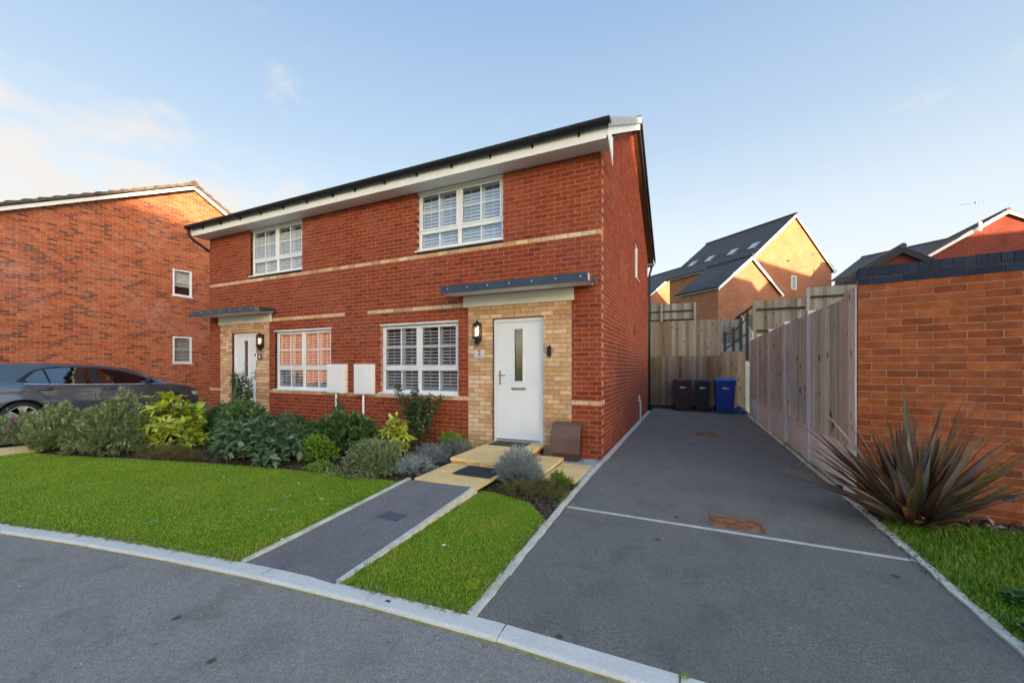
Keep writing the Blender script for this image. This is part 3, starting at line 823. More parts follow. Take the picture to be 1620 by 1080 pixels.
def door(parent, x0, x1, z0, z1, hinge_right, glow):
    """white composite door with a tall glazed slot"""
    yf = YF + .05
    fr = MB(); fw = .065
    fr.box(x0, x0 + fw, yf, yf + .07, z0, z1); fr.box(x1 - fw, x1, yf, yf + .07, z0, z1); fr.box(x0 + fw, x1 - fw, yf, yf + .07, z1 - fw, z1)
    a, b, c, d = x0 + fw + .004, x1 - fw - .004, z0 + .035, z1 - fw - .004
    gx = (a + b) / 2 - .0 ; g0, g1, gz0, gz1 = gx - .085, gx + .085, z0 + 1.0, z0 + 1.90
    ds = MB(); yd = yf + .016
    cells_x = [a, g0, g1, b]; cells_z = [c, gz0, gz1, d]
    for i in range(3):
        for k in range(3):
            if i == 1 and k == 1: continue
            ds.box(cells_x[i], cells_x[i + 1], yd, yd + .044, cells_z[k], cells_z[k + 1])
    D = build('door', ds, M_door, parent)
    build('door_frame', fr, M_upvc, D, bevel=0.004)
    mo = MB()
    for p in ((g0 - .022, g1 + .022, gz0 - .022, gz0 + .012), (g0 - .022, g1 + .022, gz1 - .012, gz1 + .022), (g0 - .022, g0 + .012, gz0 + .012, gz1 - .012), (g1 - .012, g1 + .022, gz0 + .012, gz1 - .012)):
        mo.box(p[0], p[1], yd - .010, yd, p[2], p[3])
    build('glazing_moulding', mo, M_upvc, D, bevel=0.004)
    build('pane', MB().face_ret([(g0, yd + .012, gz0), (g1, yd + .012, gz0), (g1, yd + .012, gz1), (g0, yd + .012, gz1)]), M_glass, D)
    ld = MB()
    for xx in (g0 + .028, g1 - .028): ld.box(xx - .003, xx + .003, yd + .006, yd + .011, gz0 + .01, gz1 - .01)
    for zz in (gz0 + .05, gz1 - .05): ld.box(g0 + .01, g1 - .01, yd + .006, yd + .0105, zz - .003, zz + .003)
    for k in range(9):      # leaded scrollwork
        zc = gz0 + .42 + k * .052; r_ = .016 + .008 * math.sin(k)
        ld.tube([(gx + (-1) ** k * .012 + r_ * math.cos(t), yd + .009, zc + r_ * 1.3 * math.sin(t)) for t in [2 * math.pi * q / 10 for q in range(11)]], .0022, 4)
    build('leading', ld, M_dark, D)
    build('obscure_backing', MB().face_ret([(g0, yd + .040, gz0), (g1, yd + .040, gz0), (g1, yd + .040, gz1), (g0, yd + .040, gz1)]), plain('dark_hall', (0.05, 0.045, 0.045), 0.6), D)
    for (p, q, r_, s_) in ((a + .05, b - .05, c + .09, c + .78), ):
        gr = MB()
        for u in ((p, q, r_, r_ + .008), (p, q, s_ - .008, s_), (p, p + .008, r_ + .008, s_ - .008), (q - .008, q, r_ + .008, s_ - .008)):
            gr.box(u[0], u[1], yd - .003, yd, u[2], u[3])
        build('door_moulding', gr, M_door, D)
    build('letter_plate', MB().box(gx - .135, gx + .135, yd - .014, yd, z0 + .862, z0 + .905), M_copper, D, bevel=0.008)
    hx = a + .045 if hinge_right else b - .045; sg = 1 if hinge_right else -1
    hd = MB(); hd.box(hx - .014, hx + .014, yd - .010, yd, z0 + .95, z0 + 1.19)
    hd.tube([(hx, yd - .01, z0 + 1.11), (hx, yd - .05, z0 + 1.11), (hx + sg * .02, yd - .055, z0 + 1.11), (hx + sg * .12, yd - .055, z0 + 1.108)], .009, 8)
    build('handle', hd, M_copper, D)
    build('lock', MB().lathe([(.011, -.016), (.011, 0)], (hx, yd, z0 + 1.0), 10, 'Y'), M_steel, D)
    th = MB(); th.box(x0 + fw, x1 - fw, yf - .02, yf + .012, z0 + .008, z0 + .033)
    build('threshold', th, M_steel, D)
    build('threshold_base', MB().box(x0, x1, yf - .005, yf + .08, z0 - .05, z0 + .006), M_upvc, D)
    return D

def canopy(parent, x0, x1, rivets=True):
    y0 = 5.50
    c = MB(); c.box(x0, x1, y0, YF - .001, 2.695, 2.765)
    c.box(x0, x1, y0, y0 + .03, 2.645, 2.695)
    c.prism([(x1 - .012, y0 + .03, 2.645), (x1 - .012, YF - .001, 2.69), (x1 - .012, YF - .001, 2.695), (x1 - .012, y0 + .03, 2.695)], (.012, 0, 0))
    K = build('canopy', c, M_canopy, parent)
    u = MB(); u.prism([(x0 + .004, y0 + .031, 2.650), (x0 + .004, YF - .06, 2.668), (x0 + .004, YF - .06, 2.694), (x0 + .004, y0 + .031, 2.694)], (x1 - x0 - .02, 0, 0))
    build('canopy_soffit', u, M_canopy_u, K)
    if rivets:
        for k in range(7):
            xx = x0 + .14 + (x1 - x0 - .24) * k / 6
            build('rivet', MB().lathe([(.006, -.006), (.012, -.004), (.013, 0)], (xx, y0, 2.715), 8, 'Y'), M_steel, K)
    e = MB(); e.box(x1 + .001, x1 + .005, y0 + .01, y0 + .12, 2.655, 2.76)
    build('end_bracket', e, M_steel, K)
    return K

ROOF_P = 0.575       # tan of roof pitch of the pair
def facade_openings(m):
    """m=+1 right house; the left house is its mirror image about the party line"""
    f = lambda a, b: (a, b) if m > 0 else (2 * XC - b, 2 * XC - a)
    up = f(-4.675, -2.885); lo = f(-5.56, -3.77); dr = f(-3.085, -2.162)
    return [(*up, 3.5275, 4.70), (*lo, 0.9025, 2.2525), (*dr, 0.0, 2.2525)], f

def half_house(m, label):
    x0, x1 = (XC, -1.237) if m > 0 else (-11.25, XC)
    H = thing('semi_detached_house', label, 'house', ((x0 + x1) / 2, YF, 0))
    ops, f = facade_openings(m)
    wl_ = MB(); core_wall(wl_, x0 + (.006 if m < 0 else 0), x1 - (.006 if m > 0 else 0), -0.15, 4.72, YF + .003, ops, 0.13)
    build('front_wall', wl_, M_mortar, H)
    pan0 = f(-3.562, -1.692); jb = MB(); yj = YF + .0018; drx = ops[2]
    for (a, b, c, d) in ((pan0[0], drx[0], 0, 2.53), (drx[1], pan0[1], 0, 2.53), (drx[0], drx[1], 2.2525, 2.53)): jb.face([(a, yj, c), (b, yj, c), (b, yj, d), (a, yj, d)])
    lom = ops[1]
    for (a, b, k) in ((x0, pan0[0], 11), (pan0[1], x1, 11), (x0, x1, 46), (*f(-5.955, -3.66), 33)):
        zz = .0025 + .075 * k; a += .006; b -= .006
        jb.face([(a, yj, zz - .004), (b, yj, zz - .004), (b, yj, zz + .079), (a, yj, zz + .079)])
    build('buff_joints', jb, M_bjoint, H)
    pan = f(-3.562, -1.692)
    def colf(u, k, zc):
        x = x0 + u
        if pan[0] < x < pan[1]: return 'b' if k >= 2 or True else 'r'
        if k in (11, 46): return 'b'
        if k == 33:
            lim = f(-5.955, -1.0)
            return 'b' if (lim[0] < x < lim[1] and not (m > 0 and x > -3.5) and not (m < 0 and x < -9.0)) else 'r'
        return 'r'
    # lay the panel and the rest separately so that the colour joint is a straight vertical line
    opsu = [(a - x0, b - x0, c, d) for a, b, c, d in ops]
    pu = (pan[0] - x0, pan[1] - x0)
    L = x1 - x0
    B = []
    base = (x0, YF); n = 63
    rest = lay(base, 0, L, 0.0025, n, opsu + [(pu[0] - .005, pu[1] + .005, 0, 2.53)], lambda u, k, zc: ('b' if k in (11, 46) else ('b' if colf(u, k, zc) == 'b' and k == 33 else 'r')), first_full=(m > 0), start=0)
    # corner courses line up with the outer end: shift so that full and half bricks meet the corner
    B += rest
    B += lay((x0 + pu[0], YF), 0, pu[1] - pu[0], 0.0025, 34, [(a - pu[0], b - pu[0], c, d) for a, b, c, d in opsu], lambda u, k, zc: 'b')
    mats = {'r': (M_red_o, M_red_a), 'b': (M_buff_o, M_buff_a)}
    allb = [list(b) for b in B]
    # outermost bricks are as deep as a header or stretcher so that the corner bonds
    for b in allb:
        if m > 0 and abs(b[1] - L) < 1e-3 and b[5] == base: b[3] = 0.1025 if (b[1] - b[0]) > 0.15 else 0.215
        if m < 0 and b[0] < 1e-3 and b[5] == base: b[3] = 0.1025 if (b[1] - b[0]) > 0.15 else 0.215
    fb = [tuple(b) for b in allb]
    # ---- flank
    YB = 13.34; YR = (YF + YB) / 2; ZW = 4.90
    def gable(z):
        if z <= ZW: return (0.0, YB - YF)
        h = (z - ZW) / ROOF_P
        if h > (YR - YF) - .05: return None
        return (h, YB - YF - h)
    zap = ZW + (YR - YF) * ROOF_P
    if m > 0:
        sw = MB(); so = [(10.16, 10.81, 3.67, 4.59)]
        core_wall(sw, YF + .006, YB, -0.15, ZW, x1 - .003, so, 0.10, 'y')
        sw.face([(x1 - .003, YF + .006, ZW), (x1 - .003, YB, ZW), (x1 - .003, YR, zap)])
        build('side_wall', sw, M_mortar2, H)
        side = []
        for k in range(int((zap - 0.0025) / 0.075)):
            pass
        s1 = lay((x1, YF), math.pi / 2, YB - YF, 0.0025, int(zap / 0.075), [(a - YF, b - YF, c, d) for a, b, c, d in so], lambda u, k, zc: ('b' if (k in (11, 46) and u < .33) else 'r'), gable, start=0.0, first_full=True)
        s2 = []
        for (p, q, zc, d, c, o, a) in s1:
            k = int(round((zc - 0.04) / 0.075))
            if zc < 4.70:
                end_len = 0.1025 if (k % 2 == 0) == (FR_RIGHT) else 0.215
                lo_ = end_len + .010
                if q <= lo_ + .02: continue
                p = max(p, lo_)
            s2.append((p, q, zc, d, c, o, a))
        fb += s2
        wv = MB(); xx = x1 - .07
        for p in ((10.16, 10.81, 3.67, 3.715), (10.16, 10.81, 4.545, 4.59), (10.16, 10.205, 3.715, 4.545), (10.765, 10.81, 3.715, 4.545)):
            wv.box(xx, xx + .05, p[0], p[1], p[2], p[3])
        W = build('window', wv, M_upvc, H)
        build('pane', MB().face_ret([(xx + .02, 10.2, 3.7), (xx + .02, 10.77, 3.7), (xx + .02, 10.77, 4.55), (xx + .02, 10.2, 4.55)]), M_glass, W)
        build('sill', MB().box(x1 - .02, x1 + .035, 10.13, 10.84, 3.64, 3.668), M_upvc, W)
        vt = MB(); vt.box(x1 + .001, x1 + .03, 10.9, 11.0, .50, .66); vt.tube([(x1 + .04, 10.95, .55), (x1 + .04, 10.95, .05), (x1 + .12, 10.9, .02)], .022, 8)
        build('waste_pipe', vt, M_post, H)
        build('wall_vent', MB().box(x1 + .001, x1 + .02, 9.95, 10.1, 2.2, 2.42), plain('vent_red', (0.16, 0.03, 0.02), .6), H)
    else:
        sw = MB()
        sw.face([(x0 + .0055, YF + .006, -.15), (x0 + .0055, YB, -.15), (x0 + .0055, YB, ZW), (x0 + .0055, YR, zap), (x0 + .0055, YF + .006, ZW)][::-1])
        build('side_wall', sw, M_mortar2, H)
        s1 = lay((x0, YB), -math.pi / 2, YB - YF - .22, 0.0025, int(zap / 0.075), (), lambda u, k, zc: 'r', lambda z: gable(z))
        fb += s1
    place_bricks(fb, H, mats, 300)
    bw = MB(); bw.face([(x0, YB, -.15), (x0, YB, ZW), (x1, YB, ZW), (x1, YB, -.15)]); build('rear_wall', bw, M_far2, H, uv=True)
    # ---- roof
    ov = 0.23; ex0 = x0 - (.20 if m < 0 else 0); ex1 = x1 + (.20 if m > 0 else 0)
    ye, ze = YF - .40, 4.90 ; zr = ze + (YR - ye) * 0.575
    rf = MB()
    n = 14
    for k in range(n):
        for sgn in (1, -1):
            ya = ye + (YR - ye) * k / n; yb = ye + (YR - ye) * (k + 1) / n
            za = ze + (zr - ze) * k / n; zb = ze + (zr - ze) * (k + 1) / n
            if sgn < 0: ya, yb = 2 * YR - ya, 2 * YR - yb
            rf.prism([(ex0 + .001, ya, za), (ex0 + .001, ya, za + .032), (ex0 + .001, yb, zb + .014), (ex0 + .001, yb, zb - .02)], (ex1 - ex0 - .002, 0, 0))
    Rf = build('roof', rf, M_tile, H)
    build('ridge', MB().tube([(ex0, YR, zr - .01), (ex1, YR, zr - .01)], .10, 10), M_tile, Rf)
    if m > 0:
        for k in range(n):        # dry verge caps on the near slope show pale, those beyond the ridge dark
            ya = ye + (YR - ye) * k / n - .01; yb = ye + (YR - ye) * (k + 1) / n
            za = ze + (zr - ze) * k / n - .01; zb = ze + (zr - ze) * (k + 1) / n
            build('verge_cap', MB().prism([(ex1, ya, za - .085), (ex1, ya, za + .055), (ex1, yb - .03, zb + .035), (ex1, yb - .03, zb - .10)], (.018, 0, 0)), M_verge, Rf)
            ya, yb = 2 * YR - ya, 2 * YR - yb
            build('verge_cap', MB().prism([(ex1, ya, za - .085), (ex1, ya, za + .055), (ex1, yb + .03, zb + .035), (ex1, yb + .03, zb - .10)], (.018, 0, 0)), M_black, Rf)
    # eaves
    fx0, fx1 = ex0 + (.0 if m > 0 else .05), ex1 - (.05 if m > 0 else 0)
    build('fascia', MB().box(fx0, fx1, YF - .325, YF - .305, 4.70, 4.90), M_white, H)
    build('fascia', MB().box(fx0, fx1, YB + .305, YB + .325, 4.70, 4.90), M_white, H)
    build('soffit', MB().box(fx0, fx1, YF - .304, YF + .05, 4.705, 4.717), M_soffit, H)
    build('soffit', MB().box(fx0, fx1, YB - .05, YB + .304, 4.705, 4.717), M_soffit, H)
    if m > 0:      # barge boards and boxed ends
        for s in (1, -1):
            yy = lambda t: YR - s * t
            zz = lambda t: zr - t * 0.575
            t0 = YR - ye - .07
            bb = MB(); bb.prism([(fx1 + .001, yy(0), zz(0) - .055), (fx1 + .001, yy(t0), zz(t0) - .055), (fx1 + .001, yy(t0), zz(t0) - .21), (fx1 + .001, yy(0), zz(0) - .23)], (.02, 0, 0))
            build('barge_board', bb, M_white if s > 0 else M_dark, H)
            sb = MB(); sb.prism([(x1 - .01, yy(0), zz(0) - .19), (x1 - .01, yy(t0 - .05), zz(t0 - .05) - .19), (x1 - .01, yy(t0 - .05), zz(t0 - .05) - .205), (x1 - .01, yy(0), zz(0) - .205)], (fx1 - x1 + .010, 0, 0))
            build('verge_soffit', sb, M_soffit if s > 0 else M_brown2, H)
            be = MB(); a, b = (YF - .325, YF + .02) if s > 0 else (YB - .02, YB + .325)
            p0_, p1_ = (a, b) if s > 0 else (b, a)
            be.prism([(fx1 + .022, p0_, 4.69), (fx1 + .022, p0_, 4.86), (fx1 + .022, p1_, 4.86), (fx1 + .022, p1_, 4.80 if s < 0 else 4.45)], (.012, 0, 0))
            build('box_end', be, M_white, H)
    # gutter with brackets
    gr = MB()
    for k in range(8):
        t0, t1 = math.pi + math.pi * k / 8, math.pi + math.pi * (k + 1) / 8
        for rr in (.078,):
            yc, zc = YF - .392, 4.925
            gr.face([(ex0 - (.02 if m < 0 else 0), yc + rr * math.cos(t0), zc + rr * math.sin(t0)), (ex1 + (.02 if m > 0 else 0), yc + rr * math.cos(t0), zc + rr * math.sin(t0)),
                     (ex1 + (.02 if m > 0 else 0), yc + rr * math.cos(t1), zc + rr * math.sin(t1)), (ex0 - (.02 if m < 0 else 0), yc + rr * math.cos(t1), zc + rr * math.sin(t1))])
    ge = ex1 + .02 if m > 0 else ex0 - .02
    gr.face([(ge, YF - .392 + .078 * math.cos(math.pi + math.pi * k / 8), 4.925 + .078 * math.sin(math.pi + math.pi * k / 8)) for k in range(9)])
    G = build('gutter', gr, M_black, H)
    nb = 7
    for k in range(nb):
        xx = x0 + .35 + (x1 - x0 - .6) * k / (nb - 1)
        bk = MB()
        bk.box(xx - .014, xx + .014, YF - .326, YF - .33, 4.80, 4.90)
        bk.tube([(xx, YF - .392 + .083 * math.cos(t), 4.925 + .083 * math.sin(t)) for t in [math.pi + math.pi * q / 8 for q in range(9)]], .008, 5)
        bk.tube([(xx, YF - .392, 4.86), (xx, YF - .33, 4.81)], .008, 5)
        build('bracket', bk, M_black, G)
    gr2 = MB(); gr2.box(ex0, ex1, YB + .33, YB + .45, 4.86, 4.93); build('rear_gutter', gr2, M_black, H)
    if m < 0:
        dp = MB(); dp.tube([(ex0 + .05, YF - .39, 4.87), (ex0 + .05, YF - .39, 4.72), (ex0 + .09, YF - .30, 4.60), (x0 + .02 - .06, YF + .02, 4.40), (x0 - .05, YF + .10, 4.32), (x0 - .05, YF + .12, 4.1), (x0 - .05, YF + .12, 0)], .034, 10)
        build('downpipe', dp, M_black, H, smooth=True)
    else:
        dp = MB(); dp.tube([(x1 + .10, YB + .38, 4.86), (x1 + .10, YB + .37, 4.76), (x1 + .085, YB + .18, 4.55), (x1 + .055, YB + .05, 4.40), (x1 + .055, YB + .04, 0.0)], .034, 10)
        build('downpipe', dp, M_black, H, smooth=True)
    # windows, door, canopy, number, lamp
    up, lo, dr = ops
    window(H, up[0] + .004, up[1] - .004, 3.60, 4.695, 3.945, True, head=False)
    build('head_board', MB().box(up[0], up[1], YF + .02, YF + .05, 4.66, 4.703), M_soffit, H)
    window(H, lo[0] + .004, lo[1] - .004, 0.925, 2.245, 1.39, False)
    door(H, dr[0] + .003, dr[1] - .003, 0.172, 2.245, m > 0, 1)
    wb = f(-3.652, -1.651); cn = f(-3.80, -1.315)
    wbd = build('canopy_board', MB().box(wb[0], wb[1], YF - .030, YF - .001, 2.472, 2.664), M_white, H, bevel=0.003)
    for xx in (wb[0] + .06, wb[1] - .08): build('screw', MB().lathe([(.008, -.003), (.009, 0)], (xx, YF - .030, 2.53), 8, 'Y'), M_steel, wbd)
    canopy(H, cn[0], cn[1])
    lx = f(-3.43, -3.26); lamp(H, (lx[0] + lx[1]) / 2, 2.03, 2.2 if m > 0 else 0.6)
    # meter box
    mb_ = (-6.177, -5.699) if m > 0 else (-6.938, -6.439)
    mx_ = MB().box(mb_[0], mb_[1], YF - .10, YF - .001, .88, 1.48)
    mtr = build('meter_box', mx_, M_white, H, bevel=0.008)
    build('meter_door', MB().box(mb_[0] + .02, mb_[1] - .02, YF - .106, YF - .101, .905, 1.455), M_white, mtr, bevel=0.002)
    build('meter_lock', MB().lathe([(.010, -.004), (.010, 0)], (mb_[1] - .05, YF - .106, 1.18), 8, 'Y'), M_post, mtr)
    pxm = (mb_[0] + mb_[1]) / 2 - .03
    build('meter_conduit', MB().tube([(pxm, YF - .05, .88), (pxm, YF - .05, .02)], .022, 8), M_white, mtr, smooth=True)
    return H
FR_RIGHT = True
# right house is laid so that its outer corner shows alternate stretchers and headers
_lay = lay
def lay(origin, ang, length, z0, n, openings=(), colour=None, clipf=None, start=0.0, first_full=True, **k):
    return _lay(origin, ang, length, z0, n, openings, colour, clipf, start, first_full, **k)
HR = half_house(+1, 'right half of the red brick pair, number 2, beside the tarmac driveway')
HL = half_house(-1, 'left half of the red brick pair, next to the parked car')

# number plates, sensors by the doors
pl = build('number_plate', MB().box(-3.44, -3.232, YF - .012, YF - .001, 1.578, 1.722), plain('pink_white_plate', (0.74, 0.68, 0.72), 0.4, var=.03), HR, bevel=0.002)
M_ink = plain('dark_ink', (0.03, 0.04, 0.08), 0.5)
text_obj('number', '2', 0.125, (-3.336, YF - .0135, 1.665), (R(90), 0, 0), M_ink, pl)
text_obj('street_name', '~ ~~~~ ~~~~ ~', 0.026, (-3.336, YF - .0135, 1.600), (R(90), 0, 0), M_ink, pl)
for xx in (-3.425, -3.247): build('plate_motif', MB().box(xx - .008, xx + .008, YF - .0135, YF - .0121, 1.640, 1.654), M_ink, pl)
pl = build('number_plate', MB().box(-9.335, -9.165, YF - .012, YF - .001, 1.595, 1.735), plain('slate_plate', (0.07, 0.08, 0.10), 0.4), HL, bevel=0.002)
text_obj('number', '4', 0.115, (-9.25, YF - .0135, 1.665), (R(90), 0, 0), M_white, pl)
db = build('doorbell', MB().box(-9.425, -9.36, YF - .02, YF - .001, 1.58, 1.74), M_upvc, HL, bevel=0.003)
build('bell_lens', MB().box(-9.42, -9.365, YF - .0225, YF - .0205, 1.685, 1.735), M_black, db)
ct = build('door_sensor', MB().box(-2.085, -2.020, YF - .035, YF - .001, 1.60, 1.75), M_black, HR, bevel=0.008)
build('sensor_tail', MB().box(-2.065, -2.04, YF - .015, YF - .001, 1.57, 1.599), M_black, ct)
build('sensor_tail', MB().box(-2.065, -2.04, YF - .015, YF - .001, 1.751, 1.775), M_black, ct)

# gas meter box at the foot of the wall
gb = thing('gas_meter_box', 'brown slope-lidded gas meter box on gravel at the house corner', 'meter box', (-1.69, 5.86, 0))
b = MB(); b.prism([(-1.90, 5.72, 0.0), (-1.90, 6.0, 0.0), (-1.90, 6.0, .50), (-1.90, 5.80, .48), (-1.90, 5.70, .12)], (.385, 0, 0))
build('case', b, M_brown2, gb, bevel=0.006)
l = MB(); l.prism([(-1.935, 5.665, .13), (-1.935, 5.69, .36), (-1.935, 5.76, .535), (-1.935, 5.83, .560), (-1.935, 6.0, .565), (-1.935, 6.0, .52), (-1.935, 5.80, .50), (-1.935, 5.71, .34), (-1.935, 5.69, .13)], (.455, 0, 0))
build('lid', l, M_brown, gb, bevel=0.008)
build('lock', MB().lathe([(.010, -.006), (.011, 0)], (-1.71, 5.668, .17), 8, 'Y'), M_dark, gb)
build('hinge_cap', MB().lathe([(.018, 0), (.018, .02)], (-1.955, 5.80, .50), 8, 'X'), M_upvc, gb)

# ------------------------------------------------------------------ neighbour's gable house on the left
NX = -17.3
NH = thing('gable_end_house', 'big mottled brick gable house behind the parked car, two small windows', 'house', (NX - 4, 8.66, 0))
nY0, nY1, nYR, nZe, nZr = 3.9, 13.4, 8.62, 5.75, 8.30
nops = [(8.01, 8.63, 4.06, 5.05), (8.01, 8.63, 1.56, 2.56)]
def ngab(z):
    if z <= 5.66: return (0.0, nY1 - nY0)
    h = (z - 5.66) / 0.54
    if h > 4.6: return None
    return (max(0, h), min(nY1 - nY0, nY1 - nY0 - h + .1))
wm_ = MB(); core_wall(wm_, nY0, nY1, -.1, 5.66, NX - .003, nops, .1, 'y')
wm_.face([(NX - .003, nY0, 5.66), (NX - .003, nY1, 5.66), (NX - .003, nYR, 8.22)])
build('side_wall', wm_, M_mortar2, NH)
place_bricks(lay((NX, nY0), math.pi / 2, nY1 - nY0, 0.0, 109, [(a - nY0, b - nY0, c, d) for a, b, c, d in nops], lambda u, k, z: 'm', ngab), NH, {'m': (M_mix_o, M_mix_a)}, 300)
bm_ = MB()
for q in ([(NX - .1, nY0, -.1), (NX - .1, nY0, 5.6), (NX - 8, nY0, 5.6), (NX - 8, nY0, -.1)], [(NX - .1, nY1, -.1), (NX - 8, nY1, -.1), (NX - 8, nY1, 5.6), (NX - .1, nY1, 5.6)], [(NX - 8, nY0, -.1), (NX - 8, nY0, 5.5), (NX - 8, nYR, 8.2), (NX - 8, nY1, 5.5), (NX - 8, nY1, -.1)]): bm_.face(q)
build('wall', bm_, M_far1, NH, uv=True)
for (a, b, c, d) in nops:
    xx = NX - .05; f_ = MB(); fw = .065
    for p in ((a, b, c, c + fw), (a, b, d - fw, d), (a, a + fw, c + fw, d - fw), (b - fw, b, c + fw, d - fw)): f_.box(xx, xx + .05, p[0], p[1], p[2], p[3])
    f_.box(xx + .02, xx + .045, a + fw, b - fw, (c + d) / 2 + .01, (c + d) / 2 + .035)
    W = build('window', f_, M_upvc, NH, bevel=0.004)
    build('pane', MB().face_ret([(xx + .01, a + fw, c + fw), (xx + .01, b - fw, c + fw), (xx + .01, b - fw, d - fw), (xx + .01, a + fw, d - fw)]), M_glass, W)
    build('sill', MB().box(NX - .03, NX + .035, a - .03, b + .03, c - .03, c - .001), M_upvc, W)
    bl = MB()
    if c < 3:
        for k in range(16): bl.box(xx - .08, xx - .05, a + .05, b - .05, c + .08 + k * .053, c + .108 + k * .053)
    else: bl.box(xx - .10, xx - .08, a + .02, b - .02, d - .62, d - .02)
    build('blind', bl, plain('grey_blind', (0.78, 0.80, 0.82), 0.7), W)
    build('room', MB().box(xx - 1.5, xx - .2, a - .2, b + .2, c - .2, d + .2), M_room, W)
rf = MB()
sl = (nZr - nZe) / (nYR - nY0)
for s in (1, -1):
    P = (lambda y: y) if s > 0 else (lambda y: 2 * nYR - y)
    rf.prism([(NX + .18, P(nY0 - .4), nZe - .4 * sl - .02), (NX + .18, P(nYR), nZr - .02), (NX + .18, P(nYR), nZr + .03), (NX + .18, P(nY0 - .4), nZe - .4 * sl + .03)], (-8.4, 0, 0))
NR = build('roof', rf, M_tileb, NH)
for s in (1, -1):
    P = (lambda y: y) if s > 0 else (lambda y: 2 * nYR - y)
    n = 17
    for k in range(n):
        ya = nY0 - .4 + (nYR - nY0 + .4) * k / n; yb = nY0 - .4 + (nYR - nY0 + .4) * (k + 1) / n
        za = nZe + (ya - nY0) * sl; zb = nZe + (yb - nY0) * sl
        build('verge_tile', MB().prism([(NX + .235, P(ya), za + .02), (NX + .235, P(ya), za + .135), (NX + .235, P(yb + .02), zb + .085), (NX + .235, P(yb), zb + .02)], (-.32, 0, 0)), M_tileb, NR)
    bb = MB(); t0 = nYR - nY0 + .35
    bb.prism([(NX + .15, nYR, nZr + .015), (NX + .15, nYR - s * t0, nZr - t0 * sl + .015), (NX + .15, nYR - s * t0, nZr - t0 * sl - .135), (NX + .15, nYR, nZr - .135)], (.022, 0, 0))
    build('barge_board', bb, M_white, NH)
    sb = MB(); sb.prism([(NX - .02, nYR, nZr - .11), (NX - .02, nYR - s * t0, nZr - t0 * sl - .11), (NX - .02, nYR - s * t0, nZr - t0 * sl - .125), (NX - .02, nYR, nZr - .125)], (.17, 0, 0))
    build('verge_soffit', sb, M_brown2, NH)
build('ridge', MB().tube([(NX + .27, nYR, nZr + .05), (NX - 8.3, nYR, nZr + .05)], .12, 8), M_tileb, NR)

# ------------------------------------------------------------------ garden wall on the right
GA = math.atan2(-0.214, 0.977)
GW = thing('garden_wall', 'orange brick garden wall with dark blue coping, right of the fence', 'wall', (1.64, 5.35, 0), GA)
gL = 4.7
gc = MB(); Mg = Matrix.Translation((1.64, 5.35, 0)) @ Matrix.Rotation(GA, 4, 'Z')
gc.box(0.003, gL, .003, .212, -.2, 2.46, M=Mg)
build('wall_core', gc, plain('wall_mortar', (0.42, 0.25, 0.165), .95, var=.2, scale=14, bump=.003), GW)
gz0 = 2.29 - 31 * .075
vent = (1.00, 1.065, 0.03 + .0, 0.10)
bk = lay((1.64, 5.35), GA, gL, gz0, 31, [(0.995, 1.07, gz0 + 3 * .075, gz0 + 4 * .075)], lambda u, k, z: 'o', first_full=True)
place_bricks(bk, GW, {'o': (M_or_o, M_or_a)}, 300)
bk = lay((1.64, 5.35), GA, gL, 2.29, 1, (), lambda u, k, z: 'n', first_full=False)
place_bricks(bk, GW, {'n': (M_navy_o, M_navy_o)}, 300, proud=.012)
i = 0
while i * .076 < gL - .06:
    mbx = MB().box(-.033, .033, -.012, .227, -.051, .051)
    if i == 0: cope = mbx.mesh('coping_brick', M_navy_o)
    o = bpy.data.objects.new('coping_brick', cope); COL.objects.link(o); o.parent = GW
    o.location = (.034 + i * .076, random.uniform(-.002, .002), 2.421 + random.uniform(-.0015, .0015)); i += 1
# left end and back side
bk = lay(tuple((Mg @ Vector((0, .215, 0)))[:2]), GA - math.pi / 2, .160, gz0, 31, (), lambda u, k, z: 'o', first_full=False)
place_bricks(bk, GW, {'o': (M_or_o, M_or_a)}, 0)
bk = lay(tuple((Mg @ Vector((gL, .215, 0)))[:2]), GA + math.pi, gL, gz0, 31, (), lambda u, k, z: 'o')
place_bricks(bk, GW, {'o': (M_or_o, M_or_a)}, 0)
build('weep_vent', MB().box(.998, 1.067, .0006, .0026, gz0 + 3 * .075 + .004, gz0 + 4 * .075 - .004, M=Mg), M_seal, GW)

# ------------------------------------------------------------------ fences
def boards(parent, p0, p1, z0, z1, mat, bw=.098, lean=.004, name='plank', ztop=None):
    d = Vector((p1[0] - p0[0], p1[1] - p0[1])); n = max(1, int(round(d.length / bw))); u = d.normalized(); ang = math.atan2(u.y, u.x); w_ = d.length / n
    PM = world_of(parent).inverted(); cache = {}
    for i in range(n):
        a = Vector(p0) + u * (w_ * i)
        zt = z1 + random.uniform(-lean, lean); 
        key = round(zt - z0, 2)
        if key not in cache:
            cache[key] = MB().prism([(0, 0, 0), (w_ * 1.14, -.030, 0), (w_ * 1.14, .004, 0), (0, .012, 0)], (0, 0, key)).mesh(name, mat)
        o = bpy.data.objects.new(name, cache[key]); COL.objects.link(o); o.parent = parent
        M = PM @ Matrix.Translation((a.x, a.y, z0)) @ Matrix.Rotation(ang + random.uniform(-.01, .01), 4, 'Z')
        o.location = M.to_translation(); o.rotation_euler = M.to_euler()
